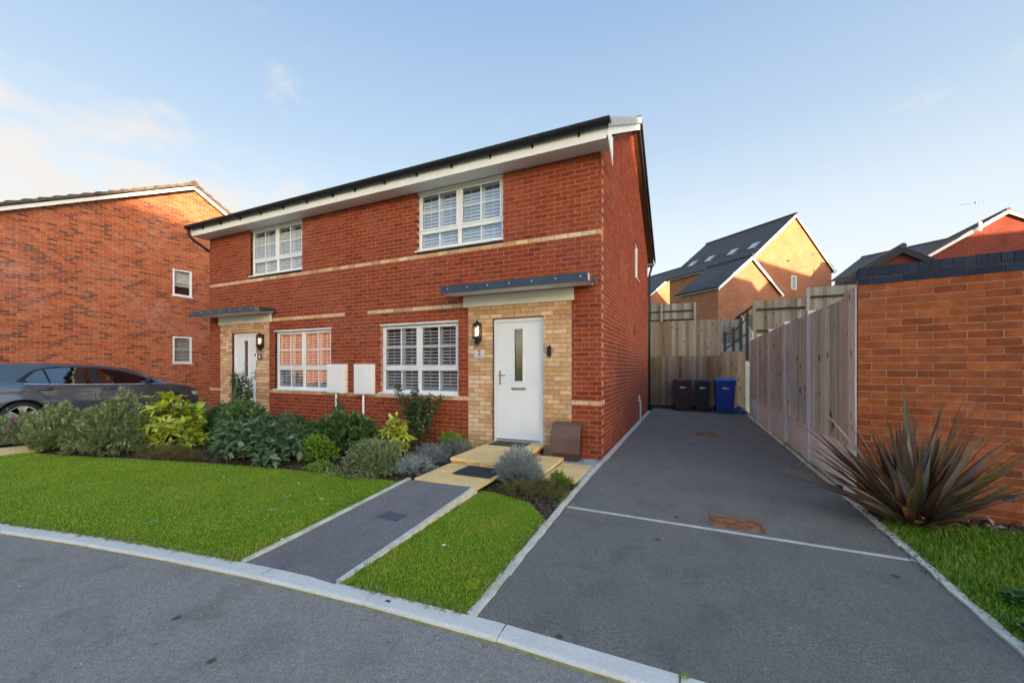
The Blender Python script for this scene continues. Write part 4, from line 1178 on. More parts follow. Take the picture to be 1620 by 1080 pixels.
# right-hand fence, panels between slotted concrete posts
FX = 1.66
F = thing('panel_fence', 'long close-board fence with concrete posts along the right of the driveway', 'fence', (FX, 9.7, 0))
posts = [5.76, 7.40, 9.03, 10.67, 12.30, 13.75]
for y in posts:
    m = MB(); m.prism([(FX - .012, y - .05, -.1), (FX + .10, y - .05, -.1), (FX + .10, y + .05, -.1), (FX - .012, y + .05, -.1)], (0, 0, 2.385))
    build('post', m, M_post, F, bevel=.008)
segs_ = list(zip(posts[:-1], posts[1:]))
for a, b in segs_:
    for (c, d) in ((-.06, .245), (.249, .515)):
        build('gravel_board', MB().box(FX + .02, FX + .055, a + .05, b - .05, c, d), M_gravelb, F, bevel=.004)
    boards(F, (FX + .03, b - .052), (FX + .03, a + .052), .517, 2.215, M_fence)
    rl = MB(); rl.box(FX + .045, FX + .08, a + .052, b - .052, .6, .65); rl.box(FX + .045, FX + .08, a + .052, b - .052, 2.05, 2.1)
    build('rail', rl, M_rail, F); build('capping', MB().box(FX + .012, FX + .055, a + .052, b - .052, 2.217, 2.237), M_fence, F)
build('gravel_board', MB().box(FX - .045, FX - .024, 5.365, 5.709, -.06, .245), M_gravelb, F)
build('gravel_board', MB().box(FX - .045, FX - .024, 5.365, 5.709, .249, .515), M_gravelb, F)
for ya_, yb_ in ((5.709, 5.565), (5.561, 5.362)): build('plank', MB().box(FX - .042, FX - .024, yb_, ya_, .517, 2.28), M_fence, F)

def closeboard(label, x0, x1, y, z0, z1, mat, back=False, rails=(), postx=(), cat='fence', yoff=0, bw=.11, end=None):
    T = thing('timber_fence', label, cat, ((x0 + x1) / 2, y, z0))
    if end is None: boards(T, (x0, y), (x1, end if end else y), z0, z1, mat, bw)
    for z in rails:
        build('rail', MB().prism([(x0, y - .075, z - .035), (x0, y - .02, z - .035), (x0, y - .02, z + .035), (x0, y - .075, z + .015)], (x1 - x0, 0, 0)), M_rail, T)
    for x in postx:
        build('post', MB().box(x - .05, x + .05, y - .11, y - .012, z0, z1 - .01), M_fence3 if back else M_rail, T)
    return T
T = closeboard('low close-board fence directly behind the three wheelie bins', -1.55, .93, 14.62, -.02, 1.79, M_fence2)
boards(T, (.93, 14.62), (1.62, 14.62), -.02, 1.93, M_fence2, bw=.11)
build('gravel_board', MB().box(-1.5, 1.62, 14.58, 14.60, -.05, .10), M_rail, T)
closeboard('taller close-board fence rising above the one behind the bins', -1.6, .97, 15.02, 1.3, 3.04, M_fence3)
closeboard('short far fence seen over the taller one, rails facing out, beside the house downpipe', -2.2, .28, 21.0, 2.4, 4.55, M_fence3, True, (4.18, 3.75), (-1.28, .23))
closeboard('raised fence right of the garden steps, rails facing out', 2.0, 3.50, 16.0, 1.5, 3.72, M_fence3, True, (3.42, 2.68), (2.05,))
closeboard('highest fence section beside the orange brick wall, rail facing out', 3.55, 6.2, 16.1, 1.5, 4.08, M_fence3, True, (3.76, 3.0), (3.6,))
closeboard('small pale fence glimpsed behind the garden steps', .95, 1.95, 19.2, 2.3, 3.45, M_fence3)
closeboard('fence running along the raised plot toward the brick garage', 3.0, 5.4, 21.5, 2.6, 4.52, M_fence3)

# terraced ground behind, garden steps with timber handrail
tr = MB()
def tquad(x0, x1, y0, y1, a, b): tr.face([(x0, y0, a), (x1, y0, a), (x1, y1, b), (x0, y1, b)])
tquad(-40, .95, 15.25, 21, 1.4, 2.45); tquad(1.98, 60, 15.6, 21, 1.5, 2.45); tquad(.95, 1.98, 18.6, 21, 2.2, 2.45)
tquad(-40, 60, 21, 34, 2.45, 3.4); tquad(-40, 60, 34, 130, 3.4, 6.0)
tr.face([(-40, 15.25, -.2), (.95, 15.25, -.2), (.95, 15.25, 1.4), (-40, 15.25, 1.4)]); tr.face([(1.98, 15.6, -.2), (60, 15.6, -.2), (60, 15.6, 1.5), (1.98, 15.6, 1.5)])
build('terrace', tr, M_lawn, kind='structure')
st = thing('garden_steps', 'pale concrete garden steps climbing between the fences', 'steps', (1.45, 15.3, 0))
for k in range(8):
    build('step', MB().box(.99, 1.95, 15.0 + k * .42, 15.5 + k * .42, -.1 if k == 0 else 1.2, 1.5 + k * .125), M_render, st)
build('side_wall', MB().prism([(.955, 15.25, 1.2), (.955, 15.25, 2.02), (.955, 18.4, 3.05), (.955, 18.4, 1.2)], (.045, 0, 0)), M_render, st)
build('side_wall', MB().prism([(1.93, 15.6, 1.2), (1.93, 15.6, 2.6), (1.93, 18.6, 3.5), (1.93, 18.6, 1.2)], (.045, 0, 0)), M_render, st)
hr = thing('step_handrail', 'dark timber posts and sloping handrails beside the garden steps', 'handrail', (1.4, 15.9, 1.5))
for x, y, z in ((1.10, 15.25, 2.62), (1.38, 15.55, 2.80), (1.60, 15.5, 3.12), (1.81, 15.7, 3.34)):
    build('post', MB().box(x - .045, x + .045, y - .045, y + .045, 1.4, z), M_rail, hr)
for (a, b) in (((1.10, 15.25, 2.52), (1.38, 15.55, 2.62)), ((1.38, 15.55, 2.62), (1.82, 15.7, 3.12)), ((1.10, 15.6, 2.02), (1.82, 15.7, 2.6))):
    build('rail', MB().tube([a, b], .026, 6), M_rail, hr)

shd = thing('garden_shed', 'small shed roof peeping over the fence by the garden steps', 'shed', (3.0, 22.5, 2.5))
build('wall', MB().box(2.25, 3.9, 22.0, 23.6, 2.4, 3.95), M_fence2, shd)
build('roof', MB().prism([(2.05, 21.85, 3.80), (3.0, 21.85, 4.52), (3.95, 21.85, 3.80), (3.95, 21.85, 3.86), (3.0, 21.85, 4.59), (2.05, 21.85, 3.86)], (0, 2.0, 0)), M_tile, shd)

# ------------------------------------------------------------------ houses beyond
def gable_house(label, O, gdir, w_, Ln, zg, ze, zr, wallm, roofm=M_tile, barge=M_white, ov=.25, name='brick_house', courses=16, gover=.18):
    """O: eave corner of the front gable; the gable runs along gdir, the ridge along rdir (left of gdir)"""
    g_ = Vector((*gdir, 0)).normalized(); r_ = Vector((-g_.y, g_.x, 0)); O = Vector((*O, 0)); Z = Vector((0, 0, 1))
    T = thing(name, label, 'house', (O.x + g_.x * w_ / 2, O.y + g_.y * w_ / 2, zg))
    m = MB()
    A, B, C, D = O, O + g_ * w_, O + g_ * w_ + r_ * Ln, O + r_ * Ln
    up = lambda p, z: p + Z * z
    rise = (zr - ze) / (w_ / 2)
    m.face([up(A, zg), up(B, zg), up(B, ze), up(A + g_ * (w_ / 2), zr), up(A, ze)])
    m.face([up(C, zg), up(D, zg), up(D, ze), up(D + g_ * (w_ / 2), zr), up(C, ze)])
    m.face([up(D, zg), up(A, zg), up(A, ze), up(D, ze)]); m.face([up(B, zg), up(C, zg), up(C, ze), up(B, ze)])
    build('wall', m, wallm, T, uv=True)
    rf = MB()
    for s in (0, 1):
        for k in range(courses):
            def pt(t, end):   # t: 0 eave .. 1 ridge
                a = -ov + (w_ / 2 + ov) * t
                z = ze + a * rise
                q = A + g_ * (a if s == 0 else w_ - a) + (r_ * (-gover) if end == 0 else r_ * (Ln + gover))
                return up(q, z + .03)
            t0, t1 = k / courses, (k + 1) / courses
            p = [pt(t0, 0), pt(t0, 1), pt(t1, 1), pt(t1, 0)]
            lo_ = [p[0] + Z * .055, p[1] + Z * .055, p[2] + Z * .02, p[3] + Z * .02]
            rf.face(lo_ if s == 0 else lo_[::-1]); rf.face([p[0], p[1], lo_[1], lo_[0]]); rf.face([p[0], lo_[0], lo_[3], p[3]]); rf.face([p[1], p[2], lo_[2], lo_[1]])
        p0, p1 = pt(0, 0), pt(1, 0)
    Rf = build('roof', rf, roofm, T)
    rt = A + g_ * (w_ / 2)
    build('ridge', MB().tube([up(rt - r_ * (gover + .02), zr + .07), up(rt + r_ * (Ln + gover), zr + .07)], .10, 8), roofm, Rf)
    for s in (0, 1):
        bb = MB()
        def q(a, dz): return up(A + g_ * (a if s == 0 else w_ - a) - r_ * (gover - .01), ze + a * rise + dz)
        bb.prism([q(-ov, -.17), q(-ov, .02), q(w_ / 2, .02), q(w_ / 2, -.17)], r_ * .025)
        build('barge_board', bb, barge, T)
        e0 = A - g_ * (ov - .02) if s == 0 else B + g_ * (ov - .02)
        fa = MB(); fa.tube([up(e0 - r_ * gover, ze - ov * rise - .02), up(e0 + r_ * (Ln + gover), ze - ov * rise - .02)], .07, 4)
        build('fascia', fa, M_white, T)
        gt = MB(); e1 = e0 - g_ * .08 if s == 0 else e0 + g_ * .08
        gt.tube([up(e1 - r_ * gover, ze - ov * rise + .03), up(e1 + r_ * (Ln + gover), ze - ov * rise + .03)], .06, 6)
        build('gutter', gt, M_black, T)
    return T, A, g_, r_
G47 = (0.677, 0.736)
T, A, g_, r_ = gable_house('tall sunlit gabled house on the hill with a row of four skylights', (4.04, 32.56), G47, 9.44, 7.7, 2.5, 9.30, 12.95, M_far1, courses=20)
def on_gable(A, g_, r_, a0, a1, z0, z1, T, lab='window'):
    q = lambda a, d, z: A + g_ * a - r_ * d + Vector((0, 0, z))
    m = MB(); fw = .07
    for (a, b, c, d) in ((a0, a1, z0, z0 + fw), (a0, a1, z1 - fw, z1), (a0, a0 + fw, z0, z1), (a1 - fw, a1, z0, z1)):
        m.prism([q(a, .001, c), q(b, .001, c), q(b, .001, d), q(a, .001, d)], -r_ * .05)
    W = build(lab, m, M_upvc, T); build('pane', MB().face_ret([q(a0 + fw, .02, z0 + fw), q(a1 - fw, .02, z0 + fw), q(a1 - fw, .02, z1 - fw), q(a0 + fw, .02, z1 - fw)]), M_glass, W)
    build('blind', MB().face_ret([q(a0 + fw, .008, z0 + fw), q(a1 - fw, .008, z0 + fw), q(a1 - fw, .008, z1 - fw), q(a0 + fw, .008, z1 - fw)]), M_shut, W)
on_gable(A, g_, r_, 4.35, 4.95, 7.30, 8.35, T)
build('gas_flue', MB().box(-.06, .06, -.1, 0, -.06, .06, M=Matrix.Translation(A + g_ * 3.95 - r_ * .02 + Vector((0, 0, 9.4)))), M_dark, T)
rise = (12.95 - 9.30) / 4.72
for k in range(4):        # rooflights on the left slope
    u0 = .55 + k * 1.75 + (.35 if k > 1 else 0)
    P = lambda a, u, h: A + g_ * a + r_ * u + Vector((0, 0, 9.30 + a * rise + h))
    fr = MB(); fr.prism([P(.95, u0, .05), P(.95, u0 + .62, .05), P(1.75, u0 + .62, .05), P(1.75, u0, .05)], (0, 0, .09))
    S = build('rooflight', fr, M_dark, T)
    build('pane', MB().face_ret([P(1.0, u0 + .05, .145), P(1.0, u0 + .57, .145), P(1.70, u0 + .57, .145), P(1.70, u0 + .05, .145)]), plain('rooflight_glass', (.34, .40, .47), .2), S)
T, A, g_, r_ = gable_house('brick house with a steep dark roof standing in front of the tall sunlit one', (1.52, 25.9), G47, 5.5, 2.9, 2.3, 6.15, 8.15, M_far1, courses=12, ov=.15)
gable_house('far gabled house half hidden left of the tall sunlit one', (-4.3, 48.2), G47, 9.4, 9, 4, 9.75, 13.3, M_far1, courses=14)
T, A, g_, r_ = gable_house('red brick gabled house with white barge boards and a TV aerial', (13.4, 32.4), (1, 0), 6.5, 7, 3.0, 8.32, 10.40, M_far2, courses=14)
ae = thing('tv_aerial', 'thin TV aerial on the gable of the right-hand red brick house', 'aerial', (15.42, 32.15, 9.4))
build('mast', MB().tube([(15.42, 32.08, 9.35), (15.42, 32.08, 11.08)], .014, 6), M_steel, ae)
build('bracket', MB().box(15.37, 15.48, 32.04, 32.16, 9.35, 9.85), M_white, ae)
bo = MB(); bo.tube([(14.35, 31.9, 10.93), (15.6, 32.1, 11.05)], .010, 5)
for k in range(9):
    t = k / 8; c = Vector((14.25, 31.9, 10.93)).lerp(Vector((15.2, 32.03, 11.0)), t); bo.tube([c + Vector((.02, -.10, 0)), c - Vector((.02, -.10, 0))], .003, 4)
bo.box(15.2, 15.21, 31.95, 32.15, 10.95, 11.08)
build('boom', bo, M_steel, ae)
T, A, g_, r_ = gable_house('small red brick garage gable with black barge boards above the wall', (4.35, 18.46), (1, 0), 5.0, 5, 2.3, 4.0, 5.62, M_far2, barge=M_black, courses=10, ov=.2, name='brick_garage')
gable_house('dark-roofed house end between the small garage gable and the sunlit house', (20.8, 43.1), G47, 10.2, 10.0, 4.0, 10.3, 13.1, M_far2, courses=12)
T, A, g_, r_ = gable_house('low grey-tiled roof with black gutter at the right edge above the wall', (10.4, 10.4), (0.2, 0.98), 5.0, 2.2, .5, 3.15, 4.05, M_far2, courses=12, name='brick_outbuilding')

# ------------------------------------------------------------------ the other side of the street, then unseen houses added as shadow casters
def street_house(label, x0, x1, y0, y1, ze, zr, wallm):
    """ridge along x"""
    return gable_house(label, (x0, y1), (0, -1), y1 - y0, x1 - x0, -.1, ze, zr, wallm, courses=8, name='terraced_house')
for i, (x0, x1, y0, y1, ze, zr) in enumerate(((-44, -33, -17.5, -8, 6.0, 9.0), (-23, -14, -17, -9.5, 5.0, 7.6), (-5, 3, -30, -21, 5.0, 8.0), (4, 14, -30, -21, 5.4, 8.4), (36, 60, -52, -40, 10.2, 14.0), (61, 84, -52, -40, 10.2, 14.0))):  # last two are unseen blocks added to keep the low sun off the plot
    T, A, g_, r_ = street_house('house on the far side of the street, ' + ['westmost, its gable end sunlit', 'second from the west', 'third from the west', 'fourth from the west', 'unseen tall block added far south east to shade the plot', 'unseen tall block added furthest east to shade the plot'][i], x0, x1, y0, y1, ze, zr, M_far1)
    for xx in (x0 + 1.4, (x0 + x1) / 2 + 1.2):
        for z0 in (.9, 3.7):
            f_ = MB(); f_.box(xx, xx + 1.5, y1, y1 + .06, z0, z0 + 1.2); W = build('window', f_, M_upvc, T)
            build('pane', MB().box(xx + .08, xx + 1.42, y1 + .061, y1 + .07, z0 + .08, z0 + 1.12), M_carglass, W)
gable_house('unseen brick house added east of the plot to shade the rear gables', (13.5, 17.5), (0, -1), 9, 7, 2, 5.6, 8.5, M_far2)  # added out of view to throw shade on the steep-roofed gable
gable_house('taller unseen brick house added further east to shade the rear gables', (24, 22), (0, -1), 12, 12, 2, 7.8, 11.2, M_far2)  # added out of view to throw shade on the tall hillside gable
# ------------------------------------------------------------------ planting
def np_mesh(name, V, F, rnd, mat, smooth=False):
    """V (n,3), F (m,3) triangles, rnd per triangle"""
    me = bpy.data.meshes.new(name)
    me.vertices.add(len(V)); me.vertices.foreach_set('co', V.astype(np.float32).ravel())
    me.loops.add(F.size); me.loops.foreach_set('vertex_index', F.astype(np.int32).ravel())
    me.polygons.add(len(F)); me.polygons.foreach_set('loop_start', np.arange(0, F.size, 3, dtype=np.int32))
    try: me.polygons.foreach_set('loop_total', np.full(len(F), 3, dtype=np.int32))
    except Exception: pass
    a = me.attributes.new('rnd', 'FLOAT', 'FACE'); a.data.foreach_set('value', rnd.astype(np.float32))
    me.materials.append(mat); me.update(calc_edges=True); me.validate()
    return me
def unit(a): return a / np.maximum(np.linalg.norm(a, axis=1, keepdims=True), 1e-9)
def leaf_cloud(P, D, L, W, rnd, fold=0.25, droop=0.15, roll=None):
    """one folded four-cornered leaf at every point P along D"""
    n = len(P); D = unit(D)
    up = np.tile([0.0, 0.0, 1.0], (n, 1)) + RNG.normal(0, .35, (n, 3))
    S = unit(np.cross(D, up)); N = np.cross(S, D)
    L = np.asarray(L).reshape(-1, 1) * np.ones((n, 1)); W = np.asarray(W).reshape(-1, 1) * np.ones((n, 1))
    mid = P + D * L * .45
    A = P; B = mid + S * W * .5 + N * W * fold; C = P + D * L - N * L * droop; E_ = mid - S * W * .5 + N * W * fold
    V = np.stack([A, B, C, E_], 1).reshape(-1, 3)
    b = np.arange(n)[:, None] * 4
    F = np.concatenate([b + [0, 1, 2], b + [0, 2, 3]], 1).reshape(-1, 3)
    return V, F, np.repeat(rnd, 2)
def tips_on(c, rx, ry, h, n, inner=0.35, low=-0.05, lump=0.16, flat=1.0):
    d = RNG.normal(0, 1, (n * 3, 3)); d = unit(d); d = d[d[:, 2] > low][:n]
    bl = unit(RNG.normal(0, 1, (16, 3))); amp = RNG.uniform(-lump, lump * .8, 16)
    m = 1 + (np.maximum(0, d @ bl.T - .5) * 2 * amp).sum(1)
    m *= np.where(RNG.random(len(d)) < inner, RNG.uniform(.5, .85, len(d)), RNG.uniform(.80, 1.06, len(d)) + (RNG.random(len(d)) < .06) * RNG.uniform(0, .14, len(d)))
    P = np.stack([c[0] + d[:, 0] * rx * m, c[1] + d[:, 1] * ry * m, c[2] + h * .12 + np.maximum(0, d[:, 2]) ** flat * h * .88 * m], 1)
    return P, d
def stems(T, c, tips, mat, n=14, rad=.005, name='stem'):
    m = MB()
    for i in range(min(n, len(tips))):
        t = Vector(tips[i]); b = Vector((c[0] + (t.x - c[0]) * .15, c[1] + (t.y - c[1]) * .15, c[2]))
        mid = b.lerp(t, .5) + Vector((0, 0, .03))
        m.tube([b, mid, t], [rad, rad * .8, rad * .4], 5, cap=False)
    build(name, m, mat, T)
M_twig = plain('brown_twig', (0.09, 0.055, 0.03), .9, var=.3, scale=30)
def leafy(name, label, c, rx, ry, h, tips, per, L, W, mat, cat='shrub', spread=.6, updir=.4, along=.10, group=None, inner=.35, lump=.30, extra=None, nst=14, low=-.05, flat=1.0):
    T = thing(name, label, cat, (c[0], c[1], c[2]), group=group)
    P, d = tips_on(c, rx, ry, h, tips, inner, low, lump, flat)
    n = len(P)
    stem_dir = unit(d + np.array([0, 0, updir]))
    Pi = np.repeat(P, per, 0); Di = np.repeat(stem_dir, per, 0)
    t = RNG.random((len(Pi), 1)) * along
    D = Di + RNG.normal(0, spread, Di.shape)
    Pp = Pi - Di * t + RNG.normal(0, along * .12, Pi.shape)
    Pp[:, 2] = np.maximum(Pp[:, 2], c[2] + .01)
    ls = RNG.uniform(.7, 1.15, len(Pp)) * L
    cl = np.repeat(RNG.random(n), per) * .55 + RNG.random(len(Pp)) * .45
    V, F, r = leaf_cloud(Pp, D, ls, ls / L * W, cl)
    M = np.array(world_of(T).inverted()); V = V @ M[:3, :3].T + M[:3, 3]
    link('foliage', np_mesh('foliage', V, F, r, mat), T, kind='stuff')
    stems(T, c, P[::max(1, n // nst)], M_twig, nst)
    return T, P, stem_dir
def leaf_mesh(name, mat, L=1.0, W=.36, droop=.25, fold=.12, seg=5):
    m = MB(); pts = []
    for i in range(seg + 1):
        t = i / seg
        w_ = W * .5 * math.sin(math.pi * min(1, t * 1.02) ** .72) ** .8 * (1 - .15 * t) if t < 1 else 0
        w_ = w_ + (.006 if 0 < i < seg else 0)
        z = -droop * t * t * L
        pts.append(((t * L, w_, z + fold * w_), (t * L, 0, z), (t * L, -w_, z + fold * w_)))
    for i in range(seg):
        a, b = pts[i], pts[i + 1]
        m.face([a[1], b[1], b[0], a[0]]); m.face([a[2], b[2], b[1], a[1]])
    return m.mesh(name, mat, smooth=True)
def big_leaf_plant(name, label, c, rx, ry, h, tips, per, L, mat, mats_n=3, W=.36, updir=.5, pitch=.25, droop=.25, cat='shrub', inner=.25, low=-.05, fill=0, fillmat=None):
    T = thing(name, label, cat, c)
    P, d = tips_on(c, rx, ry, h, tips, inner, low, .2)
    meshes = [leaf_mesh('leaf', mat, 1.0, W * q, droop * q2) for q, q2 in ((1, 1), (.85, 1.5), (1.15, .5))]
    PM = world_of(T).inverted(); cnt = 0
    for p, dd in zip(P, d):
        ax = Vector(dd) + Vector((0, 0, updir)); ax.normalize()
        a0 = random.random() * 6.28
        q = ax.to_track_quat('Z', 'Y')
        for k in range(per):
            ang = a0 + k * 2.4
            el = pitch + random.uniform(-.5, .45) + (k / per) * .5; ang += random.uniform(-.5, .5)
            v = q @ Vector((math.cos(ang) * math.cos(el), math.sin(ang) * math.cos(el), math.sin(el)))
            s_ = L * random.uniform(.65, 1.15)
            up = q @ Vector((0, 0, 1)); up = (up + Vector((0, 0, .6))).normalized()
            y = up.cross(v).normalized(); z = v.cross(y)
            R3 = Matrix((v, y, z)).transposed().to_4x4()
            base = Vector(p) - ax * (k / per) * L * .5
            M = PM @ Matrix.Translation(base) @ R3 @ Matrix.Scale(s_, 4)
            o = bpy.data.objects.new('leaf', meshes[cnt % 3]); COL.objects.link(o); o.parent = T
            o.matrix_local = M; cnt += 1
    stems(T, c, P, M_twig, len(P), .006)
    if fill:
        P2, d2 = tips_on(c, rx * .96, ry * .96, h * .97, fill, .5, low, .2)
        Pi = np.repeat(P2, 7, 0); D2 = np.repeat(d2, 7, 0) * .6 + RNG.normal(0, .6, (len(Pi), 3)); D2[:, 2] = D2[:, 2] * .5 + .1
        Pi = Pi + RNG.normal(0, L * .12, Pi.shape); ls = RNG.uniform(.6, 1.0, len(Pi)) * L
        V, F, r = leaf_cloud(Pi, D2, ls, ls * W, RNG.random(len(Pi)), fold=.12, droop=.22)
        Mi = np.array(PM); V = V @ Mi[:3, :3].T + Mi[:3, 3]
        link('foliage', np_mesh('foliage', V, F, r, fillmat), T, kind='stuff')
    return T

def rampm(a, b, c_, d_=None): return [(0, a), (.4, b), (.8, c_), (1, d_ or c_)]
M_greyg = leafmat('grey_green_leaf', rampm((0.12, 0.18, 0.06), (0.25, 0.33, 0.13), (0.42, 0.50, 0.25), (0.44, 0.34, 0.12)), rough=.6)
M_mound = leafmat('soft_green_leaf', rampm((0.13, 0.18, 0.065), (0.25, 0.32, 0.14), (0.38, 0.45, 0.24), (0.44, 0.32, 0.18)), rough=.6)
M_darkl = leafmat('dark_green_leaf', rampm((0.05, 0.11, 0.03), (0.10, 0.19, 0.055), (0.18, 0.30, 0.10)), rough=.4, spec=.5)
M_midl = leafmat('fresh_green_leaf', rampm((0.10, 0.20, 0.015), (0.20, 0.36, 0.03), (0.32, 0.48, 0.06)), rough=.45)
M_lav = leafmat('lavender_leaf', rampm((0.20, 0.25, 0.23), (0.36, 0.43, 0.41), (0.55, 0.62, 0.60)), rough=.7)
M_lavd = leafmat('dusky_lavender_leaf', rampm((0.16, 0.185, 0.185), (0.30, 0.335, 0.34), (0.46, 0.50, 0.52), (0.40, 0.30, 0.22)), rough=.7)
M_dry = leafmat('dry_heather', rampm((0.13, 0.085, 0.035), (0.24, 0.18, 0.075), (0.21, 0.25, 0.07), (0.42, 0.33, 0.17)), rough=.8)
M_rose = leafmat('rose_leaf', rampm((0.045, 0.10, 0.04), (0.09, 0.18, 0.07), (0.17, 0.27, 0.12), (0.36, 0.26, 0.10)), rough=.4)
def aucuba_mat():
    t = NT('aucuba_leaf')
    c = t.ramp(t.rnd('obj'), [(0, (0.52, 0.60, 0.05)), (.4, (0.72, 0.76, 0.08)), (.8, (0.86, 0.84, 0.16)), (1, (0.34, 0.46, 0.06))])
    oc = t.n('ShaderNodeTexCoord'); sp = t.n('ShaderNodeSeparateXYZ'); t.l(oc.outputs['Object'], sp.inputs[0])
    ay = t.math('ABSOLUTE', sp.outputs['Y'])
    nz = t.noise(9, 3, .6, oc.outputs['Object'])
    edge = t.rng(t.math('ADD', ay, t.math('MULTIPLY', nz, .10)), .13, .20)
    c = t.mix(t.math('MULTIPLY', edge, .55), c, (0.12, 0.24, 0.025))
    c = t.mix(t.rng(ay, .0, .014, .5, 0), c, (0.30, 0.42, 0.06))
    p = t.bsdf(c, .38, 0, .5); tl = t.n('ShaderNodeBsdfTranslucent'); t.l(c, tl.inputs[0])
    mx = t.n('ShaderNodeMixShader'); mx.inputs[0].default_value = .25; t.l(p.outputs[0], mx.inputs[1]); t.l(tl.outputs[0], mx.inputs[2]); t.l(mx.outputs[0], t.out.inputs[0]); return t.m
M_auc = aucuba_mat()
M_aucf = leafmat('laurel_inner_leaf', [(0, (0.20, 0.32, 0.03)), (.4, (0.45, 0.54, 0.05)), (.8, (0.66, 0.70, 0.09)), (1, (0.14, 0.26, 0.03))], rough=.4)
M_vibf = leafmat('viburnum_inner_leaf', rampm((0.06, 0.12, 0.05), (0.12, 0.21, 0.10), (0.19, 0.30, 0.15)), rough=.42)
M_vib = leafmat('viburnum_leaf', rampm((0.07, 0.14, 0.06), (0.13, 0.23, 0.11), (0.21, 0.33, 0.17)), src='obj', rough=.42, spec=.5)

leafy('grey_green_shrub', 'broad grey-green shrub at the far left, in front of the car rear wheel', (-10.35, 2.98, gz(3)), .85, .50, .74, 620, 15, .072, .025, M_greyg, spread=.5, along=.13, lump=.45)
leafy('grey_green_shrub', 'broad grey-green shrub between the left one and the yellow laurel', (-9.25, 3.38, gz(3.3)), .78, .50, .80, 620, 15, .072, .025, M_greyg, spread=.5, along=.13, lump=.45)
big_leaf_plant('spotted_laurel', 'large bright yellow spotted laurel in front of the left house', (-8.66, 4.02, gz(4)),  .76, .46, 1.0, 42, 7, .195, M_auc, W=.48, droop=.32, inner=.05, pitch=.08, fill=80, fillmat=M_aucf)
leafy('dark_shrub', 'dark green shrub right behind the large yellow laurel', (-7.62, 4.45, gz(4.4)), .60, .50, .76, 600, 14, .075, .032, M_darkl, spread=.6)
big_leaf_plant('viburnum', 'low dome of long ribbed grey-green leaves at the lawn edge', (-6.05, 3.98, gz(4)), .82, .46, .66, 42, 7, .175, M_vib, W=.38, droop=.4, inner=.05, pitch=.05, fill=190, fillmat=M_vibf)
leafy('green_underplanting', 'fine green foliage filling the bed behind the long-leaved viburnum', (-6.45, 4.75, gz(4.7)), .75, .40, .68, 550, 12, .07, .026, M_midl if False else M_rose, spread=.6)
leafy('dark_laurel', 'wide dark green laurel below the two white meter boxes', (-5.55, 5.0, gz(5)), .95, .50, .68, 900, 13, .085, .034, M_darkl, spread=.6)
leafy('small_box_shrub', 'small round yellow-green shrub in the middle of the bed', (-5.20, 4.32, gz(4.3)), .28, .24, .44, 380, 13, .032, .017, M_midl, spread=.6, along=.05)
leafy('rounded_hebe', 'rounded soft grey-green shrub in front of the small yellow laurel', (-3.98, 4.20, gz(4.2)), .44, .38, .53, 650, 14, .046, .018, M_mound, spread=.5, along=.10, lump=.4)
big_leaf_plant('spotted_laurel', 'small pale yellow spotted laurel in front of the ground floor window', (-4.42, 5.10, gz(5)), .27, .22, .68, 30, 7, .14, M_auc, W=.46, droop=.3, inner=.1, pitch=.1, fill=40, fillmat=M_aucf)
leafy('lavender', 'dusky lavender clump against the green dome by the step', (-3.52, 5.45, 0), .30, .26, .27, 260, 12, .045, .006, M_lavd, spread=.35, updir=.9, along=.10, cat='lavender')
leafy('lavender', 'dusky lavender clump halfway along the paved path edge', (-3.55, 4.88, 0), .32, .26, .28, 280, 12, .045, .006, M_lavd, spread=.35, updir=.9, along=.10, cat='lavender')
leafy('lavender', 'pale silver lavender clump at the corner of the path and lawn', (-3.42, 4.32, 0), .26, .24, .20, 240, 12, .040, .006, M_lav, spread=.35, updir=.9, along=.09, cat='lavender')
leafy('green_dome_shrub', 'bright green dome against the buff brick left of the front door', (-3.60, 5.62, 0), .30, .24, .38, 420, 13, .038, .013, M_midl, spread=.5, updir=.6, along=.07)
leafy('lavender', 'round silver lavender bush between the doorstep and the small lawn', (-1.94, 4.50, 0), .33, .30, .43, 520, 14, .042, .0065, M_lav, spread=.32, updir=.35, along=.09, cat='lavender', lump=.1)
leafy('green_tuft', 'small bright green tuft beside the driveway edging', (-1.42, 4.55, 0), .16, .15, .17, 130, 10, .05, .006, M_midl, spread=.35, updir=.6, along=.06, cat='plant')
leafy('heather', 'dry brown and green heather below the round lavender bush', (-1.62, 4.12, gz(4)), .38, .20, .17, 300, 12, .035, .005, M_dry, spread=.45, updir=.5, along=.07, cat='heather', flat=.7)
leafy('heather', 'brown heather mat under the large yellow laurel at the lawn edge', (-7.55, 3.48, gz(3.5)), .80, .26, .20, 420, 12, .040, .006, M_dry, spread=.45, updir=.5, along=.07, cat='heather', flat=.6)
leafy('flowering_shrub', 'dark shrub at the left edge with a few magenta flowers', (-11.55, 2.95, 0), .62, .45, .50, 600, 13, .05, .014, M_greyg, spread=.55)
fl = MB()
leafy('ground_cover', 'low fresh green creeping plant at the lawn edge', (-4.72, 3.90, gz(3.9)), .30, .16, .13, 150, 9, .038, .016, M_midl, spread=.6, flat=.6, cat='plant')
leafy('ground_cover', 'low grey creeping plant in front of the rounded shrub', (-4.12, 3.83, gz(3.8)), .50, .12, .08, 150, 8, .032, .012, M_greyg, spread=.6, flat=.6, cat='plant')
leafy('upright_shrub', 'narrow dark green upright shrub between the white meter boxes', (-6.30, 5.62, 0), .17, .16, .92, 170, 13, .04, .012, M_darkl, spread=.5, updir=.8, cat='shrub')
leafy('green_underplanting', 'mixed green planting at the foot of the left house wall', (-7.60, 5.50, 0), .80, .30, .52, 600, 12, .06, .022, M_rose, spread=.6)
